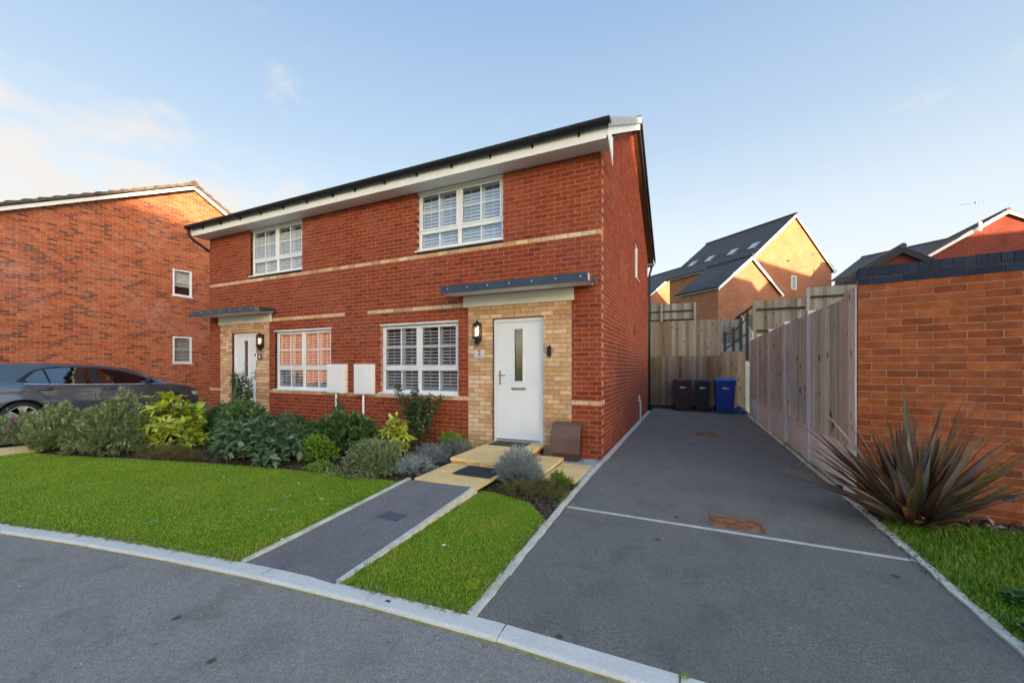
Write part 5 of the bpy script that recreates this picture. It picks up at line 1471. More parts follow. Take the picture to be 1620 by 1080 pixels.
def rose(label, c, stemsn, h, spread_, seed, flower=None):
    rr = random.Random(seed)
    T = thing('rose_bush', label, 'rose bush', c); PM = world_of(T).inverted()
    st_ = MB(); P = []; D = []; tipsl = []
    for i in range(stemsn):
        a = rr.uniform(0, 6.28); r_ = spread_ * rr.uniform(.2, 1); hh = h * rr.uniform(.55, 1.0)
        t = Vector((c[0] + math.cos(a) * r_, c[1] + min(.12, math.sin(a) * r_ * .6), c[2] + hh))
        b = Vector((c[0] + rr.uniform(-.08, .08), c[1] + rr.uniform(-.05, .05), c[2]))
        m1 = b.lerp(t, .35) + Vector((rr.uniform(-.06, .06), rr.uniform(-.03, .03), .05)); m2 = b.lerp(t, .7) + Vector((rr.uniform(-.06, .06), 0, .04))
        st_.tube([b, m1, m2, t], [.007, .006, .0045, .003], 5, cap=False); tipsl.append(t)
        for k in range(30):
            u = .22 + .78 * (k / 29)
            q = (b.lerp(m1, u / .35) if u < .35 else m1.lerp(m2, (u - .35) / .35) if u < .7 else m2.lerp(t, (u - .7) / .3))
            for j in range(5):
                P.append(q + Vector((rr.gauss(0, .030), rr.gauss(0, .025), rr.gauss(0, .025)))); D.append(Vector((rr.gauss(0, 1), rr.gauss(0, 1), rr.gauss(0, .5))))
    build('stem', st_, M_twig, T)
    P = np.array(P); D = np.array(D)
    V, F, r = leaf_cloud(P, D, RNG.uniform(.045, .07, len(P)), .036, RNG.random(len(P)))
    M = np.array(PM); V = V @ M[:3, :3].T + M[:3, 3]
    link('foliage', np_mesh('foliage', V, F, r, M_rose), T, kind='stuff')
    for t in (flower or []):
        p = Vector((c[0] + t[0], c[1] + t[1], c[2] + t[2]))
        f_ = MB()
        for k in range(7):
            a = k * .9; f_.lathe([(.003, 0), (.012, .012), (.014, .022), (.008, .03)], (p.x + .008 * math.cos(a), p.y + .008 * math.sin(a), p.z), 6)
        build('flower', f_, plain('flower_' + t[3], {'red': (.35, .01, .03), 'white': (.8, .78, .75)}[t[3]], .6), T)
    return T
leafy('dark_shrub', 'dark green shrub standing between the large yellow laurel and the car bonnet', (-8.75, 4.85, gz(4.8)), .62, .30, .92, 480, 13, .07, .028, M_darkl, spread=.6)
rose('tall rose bush with a red bud against the left front door', (-8.95, 5.45, 0), 15, 1.32, .42, 3, [(-.30, -.02, 1.10, 'red'), (.42, -.1, .72, 'white')])
rose('tall straggly rose bush below the right-hand ground floor window', (-4.35, 5.68, 0), 17, 1.12, .60, 8)
mg = thing('magenta_flowers', 'few magenta flower heads standing above the left-edge shrub', 'flowers', (-11.0, 2.75, .45))
for (x, y, z) in ((-11.0, 2.72, .50), (-11.25, 2.75, .38), (-10.9, 2.62, .30)):
    f_ = MB(); f_.lathe([(.004, -.02), (.030, -.004), (.034, .006), (.02, .018), (.004, .02)], (x, y, z), 9); build('flower', f_, plain('magenta', (.42, .03, .30), .6), mg)
    build('stem', MB().tube([(x, y, z - .02), (x + .02, y + .1, z - .3)], .003, 5), M_twig, mg)

# bark, twigs and dead leaves on the beds
def litter(label, poly, n, zf, cols, size, name='leaf_litter'):
    P = np.array(sample_poly(poly, n)); z = np.array([zf(y) for _, y in P]) + RNG.uniform(-.004, .014, len(P))
    P3 = np.column_stack([P, z]); D = RNG.normal(0, 1, (len(P), 3)); D[:, 2] *= .22
    V, F, r = leaf_cloud(P3, D, RNG.uniform(.5, 1.4, len(P)) * size, size * .45, RNG.random(len(P)), fold=.2, droop=.1)
    o = link(name, np_mesh(name, V, F, r, leafmat(name + '_mat', cols, trans=0, rough=.9)), kind='stuff', label=label, cat='leaf litter')
    return o
def sample_poly(poly, n):
    px, py = np.array([p[0] for p in poly]), np.array([p[1] for p in poly]); out = []
    tot = 0; res = np.zeros((0, 2))
    while len(res) < n:
        q = np.column_stack([RNG.uniform(px.min(), px.max(), n), RNG.uniform(py.min(), py.max(), n)])
        ins = np.zeros(n, bool); j = len(poly) - 1
        for i in range(len(poly)):
            cond = ((py[i] > q[:, 1]) != (py[j] > q[:, 1])) & (q[:, 0] < (px[j] - px[i]) * (q[:, 1] - py[i]) / (py[j] - py[i] + 1e-12) + px[i])
            ins ^= cond; j = i
        res = np.concatenate([res, q[ins]])
    return res[:n]
litter('scattered bark chips and dead leaves over the long flower bed', [(-10.4, 2.5), (-8, 3.0), (-5.5, 3.6), (-3.15, 3.95), (-3.15, 5.95), (-11, 5.95)], 9000, lambda y: gz(y) - .008, [(0, (.05, .03, .018)), (.6, (.13, .085, .05)), (.9, (.24, .17, .10)), (1, (.35, .30, .22))], .035)
litter('bark chips round the lavender by the doorstep', [(-2.2, 3.9), (-1.25, 3.7), (-1.24, 4.75), (-2.2, 4.75)], 900, lambda y: gz(y) - .008, [(0, (.05, .03, .018)), (.6, (.13, .085, .05)), (.9, (.24, .17, .10)), (1, (.35, .30, .22))], .028)
litter('long dead brown leaves along the foot of the orange brick wall', [(1.7, 4.75), (2.6, 4.62), (4.6, 4.2), (4.8, 4.5), (1.75, 5.2)], 1500, lambda y: gz(y) + .004, [(0, (.06, .035, .02)), (.5, (.20, .13, .08)), (.85, (.38, .30, .21)), (1, (.50, .44, .34))], .10)
litter('dead leaves and moss against the right-hand driveway edging', [(1.50, 3.6), (1.60, 3.6), (1.64, 8.5), (1.50, 8.5)], 900, lambda y: gz(y) + .006, [(0, (.05, .05, .02)), (.5, (.14, .12, .05)), (.9, (.28, .22, .12)), (1, (.40, .34, .24))], .025)
litter('white pebbles heaped along the house corner', [(-2.15, 5.62), (-1.25, 5.62), (-1.25, 5.99), (-2.15, 5.99)], 2600, lambda y: gz(y) - .002, [(0, (.40, .41, .43)), (.5, (.62, .63, .64)), (1, (.80, .80, .80))], .022, 'pebbles')

# grass
def grass(label, poly, dens, mat, hmin=.009, hmax=.025, dz=0.0, wid=.0038):
    px, py = [p[0] for p in poly], [p[1] for p in poly]
    ar = abs(sum(px[i] * py[(i + 1) % len(poly)] - px[(i + 1) % len(poly)] * py[i] for i in range(len(poly)))) / 2
    n = int(ar * dens); Q = sample_poly(poly, n)
    z = np.interp(Q[:, 1], [2.05, 5.0], [-.056, 0]) + dz
    tone = .5 + .5 * np.sin(Q[:, 0] * 2.3 + 1.3 * np.sin(Q[:, 1] * 3.1)) * np.sin(Q[:, 1] * 2.9 + np.sin(Q[:, 0] * 4.7))
    hgt = RNG.uniform(hmin, hmax, n) * (.75 + .5 * tone)
    a = RNG.uniform(0, 2 * np.pi, n); lean = RNG.uniform(.1, .8, n)
    d = np.column_stack([np.cos(a), np.sin(a), np.zeros(n)]); s_ = np.column_stack([-np.sin(a), np.cos(a), np.zeros(n)])
    b = np.column_stack([Q, z]); w_ = (RNG.uniform(.6, 1.3, n) * wid)[:, None]; up = np.array([0, 0, 1.0]); h_ = hgt[:, None]; l_ = lean[:, None]
    v0 = b - s_ * w_ * .5; v1 = b + s_ * w_ * .5
    v2 = b + up * h_ * .6 + d * h_ * l_ * .35 + s_ * w_ * .4; v3 = b + up * h_ * .6 + d * h_ * l_ * .35 - s_ * w_ * .4
    v4 = b + up * h_ * (1 - .3 * l_) + d * h_ * l_
    V = np.stack([v0, v1, v2, v3, v4], 1).reshape(-1, 3); k = np.arange(n)[:, None] * 5
    F = np.concatenate([k + [0, 1, 2], k + [0, 2, 3], k + [3, 2, 4]], 1).reshape(-1, 3)
    r = np.repeat(np.clip(RNG.random(n) ** 1.1, 0, 1), 3)
    link('grass', np_mesh('grass', V, F, r, mat), kind='stuff', label=label, cat='grass')
grass('short mown grass of the wide lawn left of the garden path', LAWN_L, 11000, M_blade)
grass('short mown grass of the small lawn between path and driveway', LAWN_R, 20000, M_blade)
grass('longer dark grass between the driveway and the orange brick wall', [(1.62, 2.05), (4.2, 2.05), (4.4, 4.05), (3.0, 4.70), (1.78, 4.85), (1.62, 4.5)], 9000, M_blade2, .03, .075, wid=.005)
def fringe(label, lines, n, mat, zadd=0.0):
    P = []
    for (a, b) in lines:
        L_ = math.hypot(b[0] - a[0], b[1] - a[1])
        for _ in range(int(n * L_)):
            t_ = random.random(); P.append((a[0] + (b[0] - a[0]) * t_ + random.gauss(0, .012), a[1] + (b[1] - a[1]) * t_ + random.gauss(0, .012)))
    P = np.array(P); z = np.interp(P[:, 1], [2.05, 5.0], [-.056, 0])
    D = np.column_stack([RNG.normal(0, .8, len(P)), RNG.normal(0, .8, len(P)), RNG.uniform(.3, 1.2, len(P))])
    V, F, r = leaf_cloud(np.column_stack([P, z]), D, RNG.uniform(.02, .055, len(P)), .006, RNG.random(len(P)), fold=.1, droop=.2)
    link('grass_fringe', np_mesh('grass_fringe', V, F, r, mat), kind='stuff', label=label, cat='grass')
M_straw = leafmat('edge_grass', [(0, (0.14, 0.26, 0.02)), (0.5, (0.28, 0.42, 0.03)), (0.75, (0.42, 0.42, 0.10)), (1, (0.55, 0.47, 0.22))])
fringe('ragged grass leaning over the kerb and edging of the wide lawn', [((a[0], a[1] + .0), (b[0], b[1] + .0)) for a, b in zip(lp[:-1], lp[1:])] + [((-3.12, 1.95), (-3.15, 3.9))], 520, M_straw)
fringe('ragged grass leaning over the edges of the small lawn', [((-2.17, 1.975), (-1.21, 2.035)), ((-1.215, 2.06), (-1.25, 3.5)), ((-2.17, 2.06), (-2.2, 3.98))], 520, M_straw)
fringe('straw-coloured grass spilling over the right-hand driveway edging', [((1.60, 2.1), (1.60, 4.6))], 420, M_straw)
fringe('weeds sprouting along the foot of the gravel boards', [((1.61, 5.0), (1.61, 5.4)), ((1.60, 6.6), (1.61, 6.9)), ((1.60, 8.4), (1.61, 8.8))], 260, M_straw)
fringe('moss and fine weeds in the driveway edging joint beside the house bed', [((-1.235, 3.9), (-1.235, 4.8))], 160, M_straw)
litter('a few brown fallen leaves lying on the wide lawn', LAWN_L, 46, lambda y: gz(y) + .03, [(0, (.16, .08, .03)), (.5, (.30, .18, .06)), (1, (.45, .32, .14))], .035, 'fallen_leaves')
litter('a few brown fallen leaves lying on the small lawn', LAWN_R, 12, lambda y: gz(y) + .03, [(0, (.16, .08, .03)), (.5, (.30, .14, .06)), (1, (.45, .32, .14))], .035, 'fallen_leaves')
litter('stray brown leaves and twigs on the tarmac driveway', [(-1.0, 4.2), (1.4, 3.6), (1.45, 10), (-1.0, 10)], 34, lambda y: gz(y) + .006, [(0, (.05, .03, .02)), (.5, (.12, .07, .04)), (1, (.30, .20, .10))], .026, 'fallen_leaves')
# weeds and bits in the grass
def weeds(label, pts, n, L, W, h, mat, name='weeds'):
    P = []; 
    for (x, y, r_) in pts:
        for _ in range(n):
            a, q = random.uniform(0, 6.28), r_ * math.sqrt(random.random()); P.append((x + math.cos(a) * q, y + math.sin(a) * q, gz(y) + random.uniform(.01, h)))
    P = np.array(P); D = RNG.normal(0, 1, (len(P), 3)); D[:, 2] = np.abs(D[:, 2]) * .3
    V, F, r = leaf_cloud(P, D, RNG.uniform(.7, 1.2, len(P)) * L, W, RNG.random(len(P)), fold=.15, droop=.2)
    link(name, np_mesh(name, V, F, r, mat), kind='stuff', label=label, cat='weeds')
weeds('patch of broad-leaved weeds in the grass at the lower right', [(1.68, 2.85, .08), (1.74, 3.06, .11), (1.90, 3.15, .16), (1.96, 2.9, .2), (2.1, 3.4, .22), (1.8, 2.6, .14), (1.86, 3.42, .10)], 300, .042, .030, .075, leafmat('clover_leaf', rampm((.035, .10, .018), (.065, .17, .03), (.12, .25, .06)), rough=.5))
weeds('yellow-green moss tuft at the corner of the small lawn', [(-1.33, 2.28, .05)], 260, .028, .006, .03, leafmat('lime_tuft', rampm((.25, .32, .02), (.42, .50, .03), (.55, .6, .05)), rough=.6))
weeds('tiny grass tuft growing from the kerb joint', [(-.02, 2.03, .018)], 34, .024, .004, .02, M_midl)
weeds('pale dandelion rosettes dotted about the wide lawn', [(-3.85, 2.62, .035), (-4.1, 2.95, .03), (-5.2, 2.45, .03), (-4.6, 1.98, .045)], 22, .04, .010, .03, leafmat('pale_rosette', rampm((.24, .40, .10), (.36, .52, .20), (.5, .62, .32)), rough=.6))
for (x, y) in ((-4.35, 3.30), (-3.62, 3.02), (-1.80, 2.65), (-3.1, 2.2), (-5.5, 3.1)):
    f_ = MB(); f_.lathe([(.003, 0), (.014, .002), (.016, .004), (.004, .006)], (x, y, gz(y) + .035), 7)
    build('daisy', f_, M_white, label={-4.35: 'white daisy far back in the wide lawn', -3.62: 'white daisy near the path edging', -1.80: 'white petal-like bit in the small right lawn', -3.1: 'white daisy at the front of the wide lawn', -5.5: 'white daisy in the left part of the wide lawn'}[x], cat='daisy', group='white daisies on the lawns')
# small stones and crumbs on the tarmac
pb = MB(); rr = random.Random(5)
def crumbs(label, n, fx, mat, smin, smax, name='gravel_crumbs'):
    m = MB()
    for _ in range(n):
        x, y, z = fx(); s_ = rr.uniform(smin, smax); a = rr.uniform(0, 3)
        M = Matrix.Translation((x, y, z)) @ Matrix.Rotation(a, 4, 'Z') @ Matrix.Rotation(rr.uniform(-.4, .4), 4, 'X')
        m.box(-s_, s_, -s_ * .7, s_ * .7, 0, s_ * .8, M=M)
    build(name, m, mat, kind='stuff', label=label, cat='gravel')
def f1():
    x = rr.uniform(-5.5, .6); p = KP(x, .13 + rr.random() ** 2 * .9); return p[0], p[1], -.085
crumbs('pale stone crumbs scattered on the road beside the kerb', 420, f1, plain('pale_stone', (.50, .49, .46), .8), .0012, .0042)
def f2():
    x = rr.uniform(-5.5, .6); p = KP(x, .128 + rr.random() ** 1.6 * .16); return p[0], p[1], -.085
crumbs('dark grit lying in the channel beside the kerb', 900, f2, plain('dark_grit', (.13, .12, .11), .9), .001, .0028)
def f3(): 
    y = rr.uniform(3.9, 9); return 1.53 - rr.random() ** 2 * .28, y, gz(y)
crumbs('brown crumbs of earth on the driveway beside the fence', 170, f3, plain('earth_crumb', (.11, .085, .06), .9), .002, .006)

# phormium
def phormium():
    T = thing('phormium', 'large bronze sword-leaved phormium in front of the orange brick wall', 'phormium', (1.86, 4.78, gz(4.7)))
    m_ = []
    for nm, cols in (('bronze', [(0, (.085, .048, .030)), (.3, (.21, .10, .055)), (.48, (.15, .15, .055)), (.66, (.12, .12, .05)), (.82, (.25, .26, .24)), (1, (.40, .15, .07))]), ):
        t = NT('phormium_' + nm)
        c = t.ramp(t.rnd('obj'), cols)
        uv = t.n('ShaderNodeUVMap'); sp = t.n('ShaderNodeSeparateXYZ'); t.l(uv.outputs[0], sp.inputs[0])
        e = t.math('ABSOLUTE', t.math('SUBTRACT', sp.outputs['X'], .5))
        c = t.mix(t.rng(e, .40, .47, 0, .8), c, (.36, .115, .045))
        st_ = t.noise(1, 3, .6, None)
        mp = t.n('ShaderNodeMapping'); mp.inputs['Scale'].default_value = (14, 1.2, 1); t.l(uv.outputs[0], mp.inputs[0])
        s2 = t.noise(3, 3, .6, mp.outputs[0])
        c = t.mix(t.rng(s2, .48, .68, 0, .4), c, (.20, .20, .17))
        c = t.mix(t.rng(sp.outputs['Y'], .0, .40, .7, 0), c, (.34, .13, .055))
        c = t.mix(t.rng(sp.outputs['Y'], .90, 1.0, 0, .8), c, (.28, .20, .12))
        p = t.bsdf(c, .38, 0, .55); m_.append(t.m)
    rr = random.Random(4)
    base = Vector((1.86, 4.78, gz(4.7)))
    PM = world_of(T).inverted()
    for i in range(290):
        a = rr.uniform(0, 2 * math.pi)
        u = i / 290
        el = R(rr.choice([86, 80, 74, 68, 62, 56, 50, 44, 38, 32, 26]) if math.cos(a) < .3 else rr.choice([86, 80, 74, 68, 62, 56, 50, 43])) + R(rr.uniform(-5, 5))
        L = rr.uniform(.70, 1.30) if el > R(40) else rr.uniform(.62, 1.0)
        if math.sin(a) > .35: L *= .62; el = max(el, R(55))
        if math.sin(a) < -.5: L *= .8
        if math.cos(a) > .3 and el < R(50): L *= .85
        W = rr.uniform(.022, .042); b0 = base + Vector((math.cos(a) * .10 * math.cos(el), math.sin(a) * .08, 0)) + Vector((rr.uniform(-.07, .07), rr.uniform(-.06, .06), 0))
        h = Vector((math.cos(a), math.sin(a), 0)); side = Vector((-math.sin(a), math.cos(a), 0)); tw = rr.uniform(-.9, .9)
        bend = rr.uniform(.02, .22) * math.cos(el) + rr.uniform(0, .07); kink = rr.random() < .06 and el > R(40)
        me = bpy.data.meshes.new('leaf'); V = []; F = []; n = 9
        for k in range(n + 1):
            t = k / n
            e2 = el - bend * 1.9 * t * t - (1.4 * max(0, t - .7) if kink else 0)
            if k == 0: p = b0.copy()
            else: p = p + (h * math.cos(e2) + Vector((0, 0, math.sin(e2)))) * (L / n)
            if p.z < .012: p.z = .012
            dirv = (h * math.cos(e2) + Vector((0, 0, math.sin(e2))))
            nn = side.cross(dirv).normalized(); sd = (side * math.cos(tw) + nn * math.sin(tw)).normalized(); up = sd.cross(dirv)
            w_ = W * (.55 + .75 * math.sin(math.pi * min(1, t * .95 + .08)) ** .8) * (1 - t ** 5) * .62 + .0006
            if t < .15: w_ *= .9
            V += [p - sd * w_ + up * w_ * .28, p, p + sd * w_ + up * w_ * .28]
        for k in range(n):
            for s_ in (0, 1): F.append((k * 3 + s_, k * 3 + s_ + 1, k * 3 + 4 + s_, k * 3 + 3 + s_))
        me.from_pydata([tuple(PM @ v) for v in V], [], F)
        ul = me.uv_layers.new(name='UVMap')
        for p_ in me.polygons:
            for li in p_.loop_indices:
                vi = me.loops[li].vertex_index; ul.data[li].uv = ((vi % 3) / 2, (vi // 3) / n)
        me.shade_smooth(); me.materials.append(m_[0])
        o = bpy.data.objects.new('leaf', me); COL.objects.link(o); o.parent = T
phormium()
o_ = thing('overhanging_sprig', 'single yellow-green leaf sprig at the right edge over the brick wall', 'leaf', (2.80, 5.02, 1.35))
lm = leaf_mesh('leaf', M_auc, .13, .05, .2)
for k in range(3):
    l = link('leaf', lm, o_, (.01 * k, -.02, .0), (R(10), R(-20 + 15 * k), R(165 + 22 * k)))

# ------------------------------------------------------------------ wheelie bins
def bin_(label, x, y, w_, d_, h_, mat, lidm, rot=0.0):
    T = thing('wheelie_bin', label, 'wheelie bin', (x, y, 0), rot)
    M = world_of(T)
    def tb(b, t_): return b, t_
    bw, bd = w_ * .80, d_ * .70
    m = MB(); n = 1
    lo_ = [(-bw / 2, -bd / 2 + .02), (bw / 2, -bd / 2 + .02), (bw / 2, bd / 2), (-bw / 2, bd / 2)]; hi = [(-w_ * .47, -d_ / 2 + .02), (w_ * .47, -d_ / 2 + .02), (w_ * .47, d_ / 2 - .06), (-w_ * .47, d_ / 2 - .06)]
    zl, zh = .03, h_ - .10
    V = [M @ Vector((a, b, zl)) for a, b in lo_] + [M @ Vector((a, b, zh)) for a, b in hi]
    m.face([V[3], V[2], V[1], V[0]]); m.face(V[4:])
    for k in range(4): m.face([V[k], V[(k + 1) % 4], V[4 + (k + 1) % 4], V[4 + k]])
    build('body', m, mat, T, bevel=.025)
    build('rim', MB().box(-w_ / 2, w_ / 2, -d_ / 2, d_ / 2 - .04, zh - .03, zh + .01, M=M), mat, T, bevel=.012)
    l = MB(); a_, b_ = w_ / 2, d_ / 2
    bp = [(-a_, -b_ - .01), (a_, -b_ - .01), (a_, b_ - .05), (-a_, b_ - .05)]; tp = [(-a_ + .07, -b_ + .10), (a_ - .07, -b_ + .10), (a_ - .07, b_ - .09), (-a_ + .07, b_ - .09)]
    V = [M @ Vector((p, q, zh + .012)) for p, q in bp] + [M @ Vector((p, q, zh + .04)) for p, q in bp] + [M @ Vector((p, q, h_)) for p, q in tp]
    l.face([V[3], V[2], V[1], V[0]]); l.face(V[8:])
    for s_ in (0, 4):
        for k in range(4): l.face([V[s_ + k], V[s_ + (k + 1) % 4], V[s_ + 4 + (k + 1) % 4], V[s_ + 4 + k]])
    build('lid', l, lidm, T, bevel=.015)
    build('handle', MB().tube([M @ Vector((-a_ * .8, b_ + .0, h_ - .10)), M @ Vector((a_ * .8, b_ + .0, h_ - .10))], .016, 8), mat, T)
    for s_ in (-1, 1):
        wm__ = MB(); c0 = M @ Vector((s_ * (bw / 2 + .005) - (.045 if s_ < 0 else 0), bd / 2 + .02, .10)); wm__.lathe([(.03, 0), (.098, .0), (.10, .01), (.10, .035), (.098, .045), (.03, .045)], c0, 16, 'X'); build('wheel', wm__, M_black, T)
    # pale oval council emblem: hills over a swoosh
    yy = -(d_ / 2) + .009
    zc = h_ * .72
    def ell(cx_, cz_, rx_, rz_, off, a0=0, a1=2 * math.pi, n_=20):
        # sits on the sloping front face
        f = lambda z: -(bd / 2 - .02) + (-(d_ / 2 - .02) + (bd / 2 - .02)) * ((z - zl) / (zh - zl)) - off
        return [M @ Vector((cx_ + rx_ * math.cos(a0 + (a1 - a0) * q / n_), f(cz_ + rz_ * math.sin(a0 + (a1 - a0) * q / n_)), cz_ + rz_ * math.sin(a0 + (a1 - a0) * q / n_))) for q in range(n_)]
    e = MB(); e.face(ell(0, zc, .12, .045, .003)); build('emblem', e, plain('emblem_dark', (.02, .03, .07), .5), T)
    e = MB(); e.face(ell(.005, zc - .012, .105, .020, .0045)); e.face(ell(-.03, zc + .018, .030, .018, .0045)); e.face(ell(.01, zc + .012, .02, .012, .0045)); build('emblem_print', e, plain('emblem_pale', (.62, .66, .72), .5), T)
    return T
M_binb = plain('bin_brown', (.060, .022, .026), .5, var=.15); M_bink = plain('bin_black', (.022, .024, .030), .5, var=.2); M_binblue = plain('bin_blue', (.010, .060, .36), .42, var=.1); M_binbl2 = plain('bin_blue_lid', (.012, .090, .46), .38, var=.1)
M_binbrl = plain('bin_brown_lid', (.10, .050, .060), .5, var=.15); M_binkl = plain('bin_dark_lid', (.045, .065, .080), .45, var=.2)
bin_('dark brown wheelie bin, leftmost of the three by the back fence', -.215, 14.15, .58, .72, 1.07, M_binb, M_binbrl, .03)
bin_('narrow black wheelie bin standing between the brown and the blue one', .375, 14.12, .47, .55, 1.06, M_bink, M_binkl, -.02)
bin_('bright blue wheelie bin, rightmost of the three by the back fence', .985, 13.92, .58, .72, 1.08, M_binblue, M_binbl2, .02)
# crumpled blue sacks in the corner
sk = MB(); rr = random.Random(2)
n_, m_ = 26, 18
grid = []
for i in range(n_):
    row = []
    for j in range(m_):
        u, v = i / (n_ - 1), j / (m_ - 1)
        e_ = math.sin(math.pi * u) * math.sin(math.pi * v)
        z = .015 + .20 * e_ ** .5 * (.55 + .45 * math.sin(u * 9 + 2 * v) * math.cos(v * 7)) + (.05 * rr.random() * e_)
        row.append((1.22 + u * .40 + rr.uniform(-.01, .01), 13.75 + v * .45 + rr.uniform(-.01, .01), max(.004, z)))
    grid.append(row)
for i in range(n_ - 1):
    for j in range(m_ - 1): sk.face([grid[i][j], grid[i + 1][j], grid[i + 1][j + 1], grid[i][j + 1]])
build('recycling_sack', sk, plain('sack_blue', (.025, .10, .26), .45, var=.5, scale=14), label='crumpled blue recycling sack on the ground beside the blue bin', cat='sack')

# ------------------------------------------------------------------ parked car (nose pointing away from the road)
M_alloy = plain('alloy', (.62, .63, .65), .3, .35)
M_trim = plain('satin_trim', (.70, .72, .74), .3, .3)
def car():
    CX, CY, CZ = -13.745, 2.50, .05
    T = thing('parked_car', 'dark grey-blue hatchback parked beside the gable house', 'car', (CX, CY, CZ))
    L = 4.28; HW = .895
    paint = NT('grey_blue_paint')
    lw = paint.n('ShaderNodeLayerWeight'); lw.inputs[0].default_value = .35
    c = paint.mix(lw.outputs['Facing'], (.085, .105, .145), (.15, .18, .235))
    p = paint.bsdf(c, .28, .45, .5); p.inputs['Coat Weight'].default_value = 1.0; p.inputs['Coat Roughness'].default_value = .03
    paint = paint.m
    S = lambda xs, t: float(np.interp(t, [a for a, _ in xs], [b for _, b in xs]))
    roof = [(0, 1.05), (.06, 1.28), (.16, 1.41), (.40, 1.445), (1.0, 1.46), (1.6, 1.456), (2.1, 1.43), (2.5, 1.36), (2.85, 1.22), (3.25, 1.02), (3.40, .965), (3.7, .915), (4.0, .84), (4.18, .74), (4.28, .55)]
    belt = [(0, .90), (.10, .98), (.6, 1.00), (.95, .985), (2.0, .955), (3.0, .93), (3.4, .915), (3.8, .86), (4.1, .74), (4.28, .52)]
    hwb = [(0, .70), (.08, .79), (.35, .865), (.8, .89), (3.3, .89), (3.8, .86), (4.05, .79), (4.2, .66), (4.28, .50)]
    hwr = [(0, .55), (.2, .60), (.6, .625), (1.8, .635), (2.4, .62), (3.0, .66), (3.35, .74), (3.8, .66), (4.1, .5), (4.28, .3)]
    low = [(0, .42), (.1, .30), (.4, .22), (3.9, .22), (4.1, .25), (4.28, .36)]
    N = 90
    def section(t):
        zb, zr, zl = S(belt, t), S(roof, t), S(low, t); wb, wr = S(hwb, t), S(hwr, t)
        zr = max(zr, zb + .004)
        pts = [(wb * .90, zl), (wb * .985, zl + .08), (wb * 1.0, zl + (zb - zl) * .42), (wb * 1.004, zl + (zb - zl) * .60), (wb * .985, zl + (zb - zl) * .66), (wb * .992, zl + (zb - zl) * .80), (wb * .965, zb)]
        g = zr - zb
        for q in (.25, .5, .75, .92):
            pts.append((wb * .955 + (wr - wb * .955) * (q ** 1.05), zb + g * q))
        pts += [(wr * .92, zr - g * .02), (wr * .6, zr + .006), (0, zr + .012)]
        return pts
    V, F = [], []
    m = len(section(0))
    for i in range(N + 1):
        t = L * i / N
        s_ = section(t)
        ring = [(x, z) for x, z in s_] + [(-x, z) for x, z in s_[-2::-1]]
        V += [(CX + x, CY + t, CZ + z) for x, z in ring]
    R_ = 2 * m - 1
    for i in range(N):
        for k in range(R_ - 1): F.append((i * R_ + k, (i + 1) * R_ + k, (i + 1) * R_ + k + 1, i * R_ + k + 1))
        F.append((i * R_ + R_ - 1, (i + 1) * R_ + R_ - 1, (i + 1) * R_, i * R_))
    F.append(tuple(range(R_))[::-1]); F.append(tuple(N * R_ + k for k in range(R_)))
    me = bpy.data.meshes.new('body'); me.from_pydata(V, [], F); me.update(); me.materials.append(paint); me.materials.append(M_black); me.materials.append(M_carglass)
    # wheel arches are cut out of the shell
    tmp = bpy.data.objects.new('tmp', me); COL.objects.link(tmp); cut = []
    for yw in (.81, 3.446):
        for s_ in (-1, 1):
            cm_ = MB(); cm_.lathe([(.350, -.30), (.350, .30)], (CX + s_ * .86, CY + yw, CZ + .335), 40, 'X')
            co = bpy.data.objects.new('tmpc', cm_.mesh('tmpc', M_black)); COL.objects.link(co); cut.append(co)
            b = tmp.modifiers.new('b', 'BOOLEAN'); b.object = co; b.operation = 'DIFFERENCE'; b.solver = 'EXACT'
    dg = bpy.context.evaluated_depsgraph_get(); dg.update()
    nm = bpy.data.meshes.new_from_object(tmp.evaluated_get(dg))
    bpy.data.objects.remove(tmp)
    for co in cut: bpy.data.objects.remove(co)
    nm.name = 'body'; nm.transform(world_of(T).inverted())
    for p_ in nm.polygons: p_.use_smooth = True
    body = link('body', nm, T)
    es = body.modifiers.new('es', 'EDGE_SPLIT'); es.split_angle = R(38)
    def surf(t, z, side=1, off=.004):
        pts = section(t); zs = [q[1] for q in pts]; xs = [q[0] for q in pts]
        for k in range(len(pts) - 1):
            if zs[k] <= z <= zs[k + 1]:
                u = (z - zs[k]) / max(1e-6, zs[k + 1] - zs[k]); x = xs[k] + (xs[k + 1] - xs[k]) * u; break
        else: x = xs[-3]
        return Vector((CX + side * (x + off), CY + t, CZ + z))
    def patch(top, bot, n=14, rows=4, side=1, off=.004):
        """panel between two (t, z) polylines laid on the body surface"""
        m_ = MB()
        def at(pl, u):
            d = [0]
            for a, b in zip(pl[:-1], pl[1:]): d.append(d[-1] + math.hypot(b[0] - a[0], b[1] - a[1]))
            s__ = u * d[-1]; return (float(np.interp(s__, d, [q[0] for q in pl])), float(np.interp(s__, d, [q[1] for q in pl])))
        g_ = [[surf(*[at(bot, i / n)[q] * (1 - j / rows) + at(top, i / n)[q] * (j / rows) for q in (0, 1)], side, off) for j in range(rows + 1)] for i in range(n + 1)]
        for i in range(n):
            for j in range(rows):
                f_ = [g_[i][j], g_[i + 1][j], g_[i + 1][j + 1], g_[i][j + 1]]; m_.face(f_ if side > 0 else f_[::-1])
        return m_
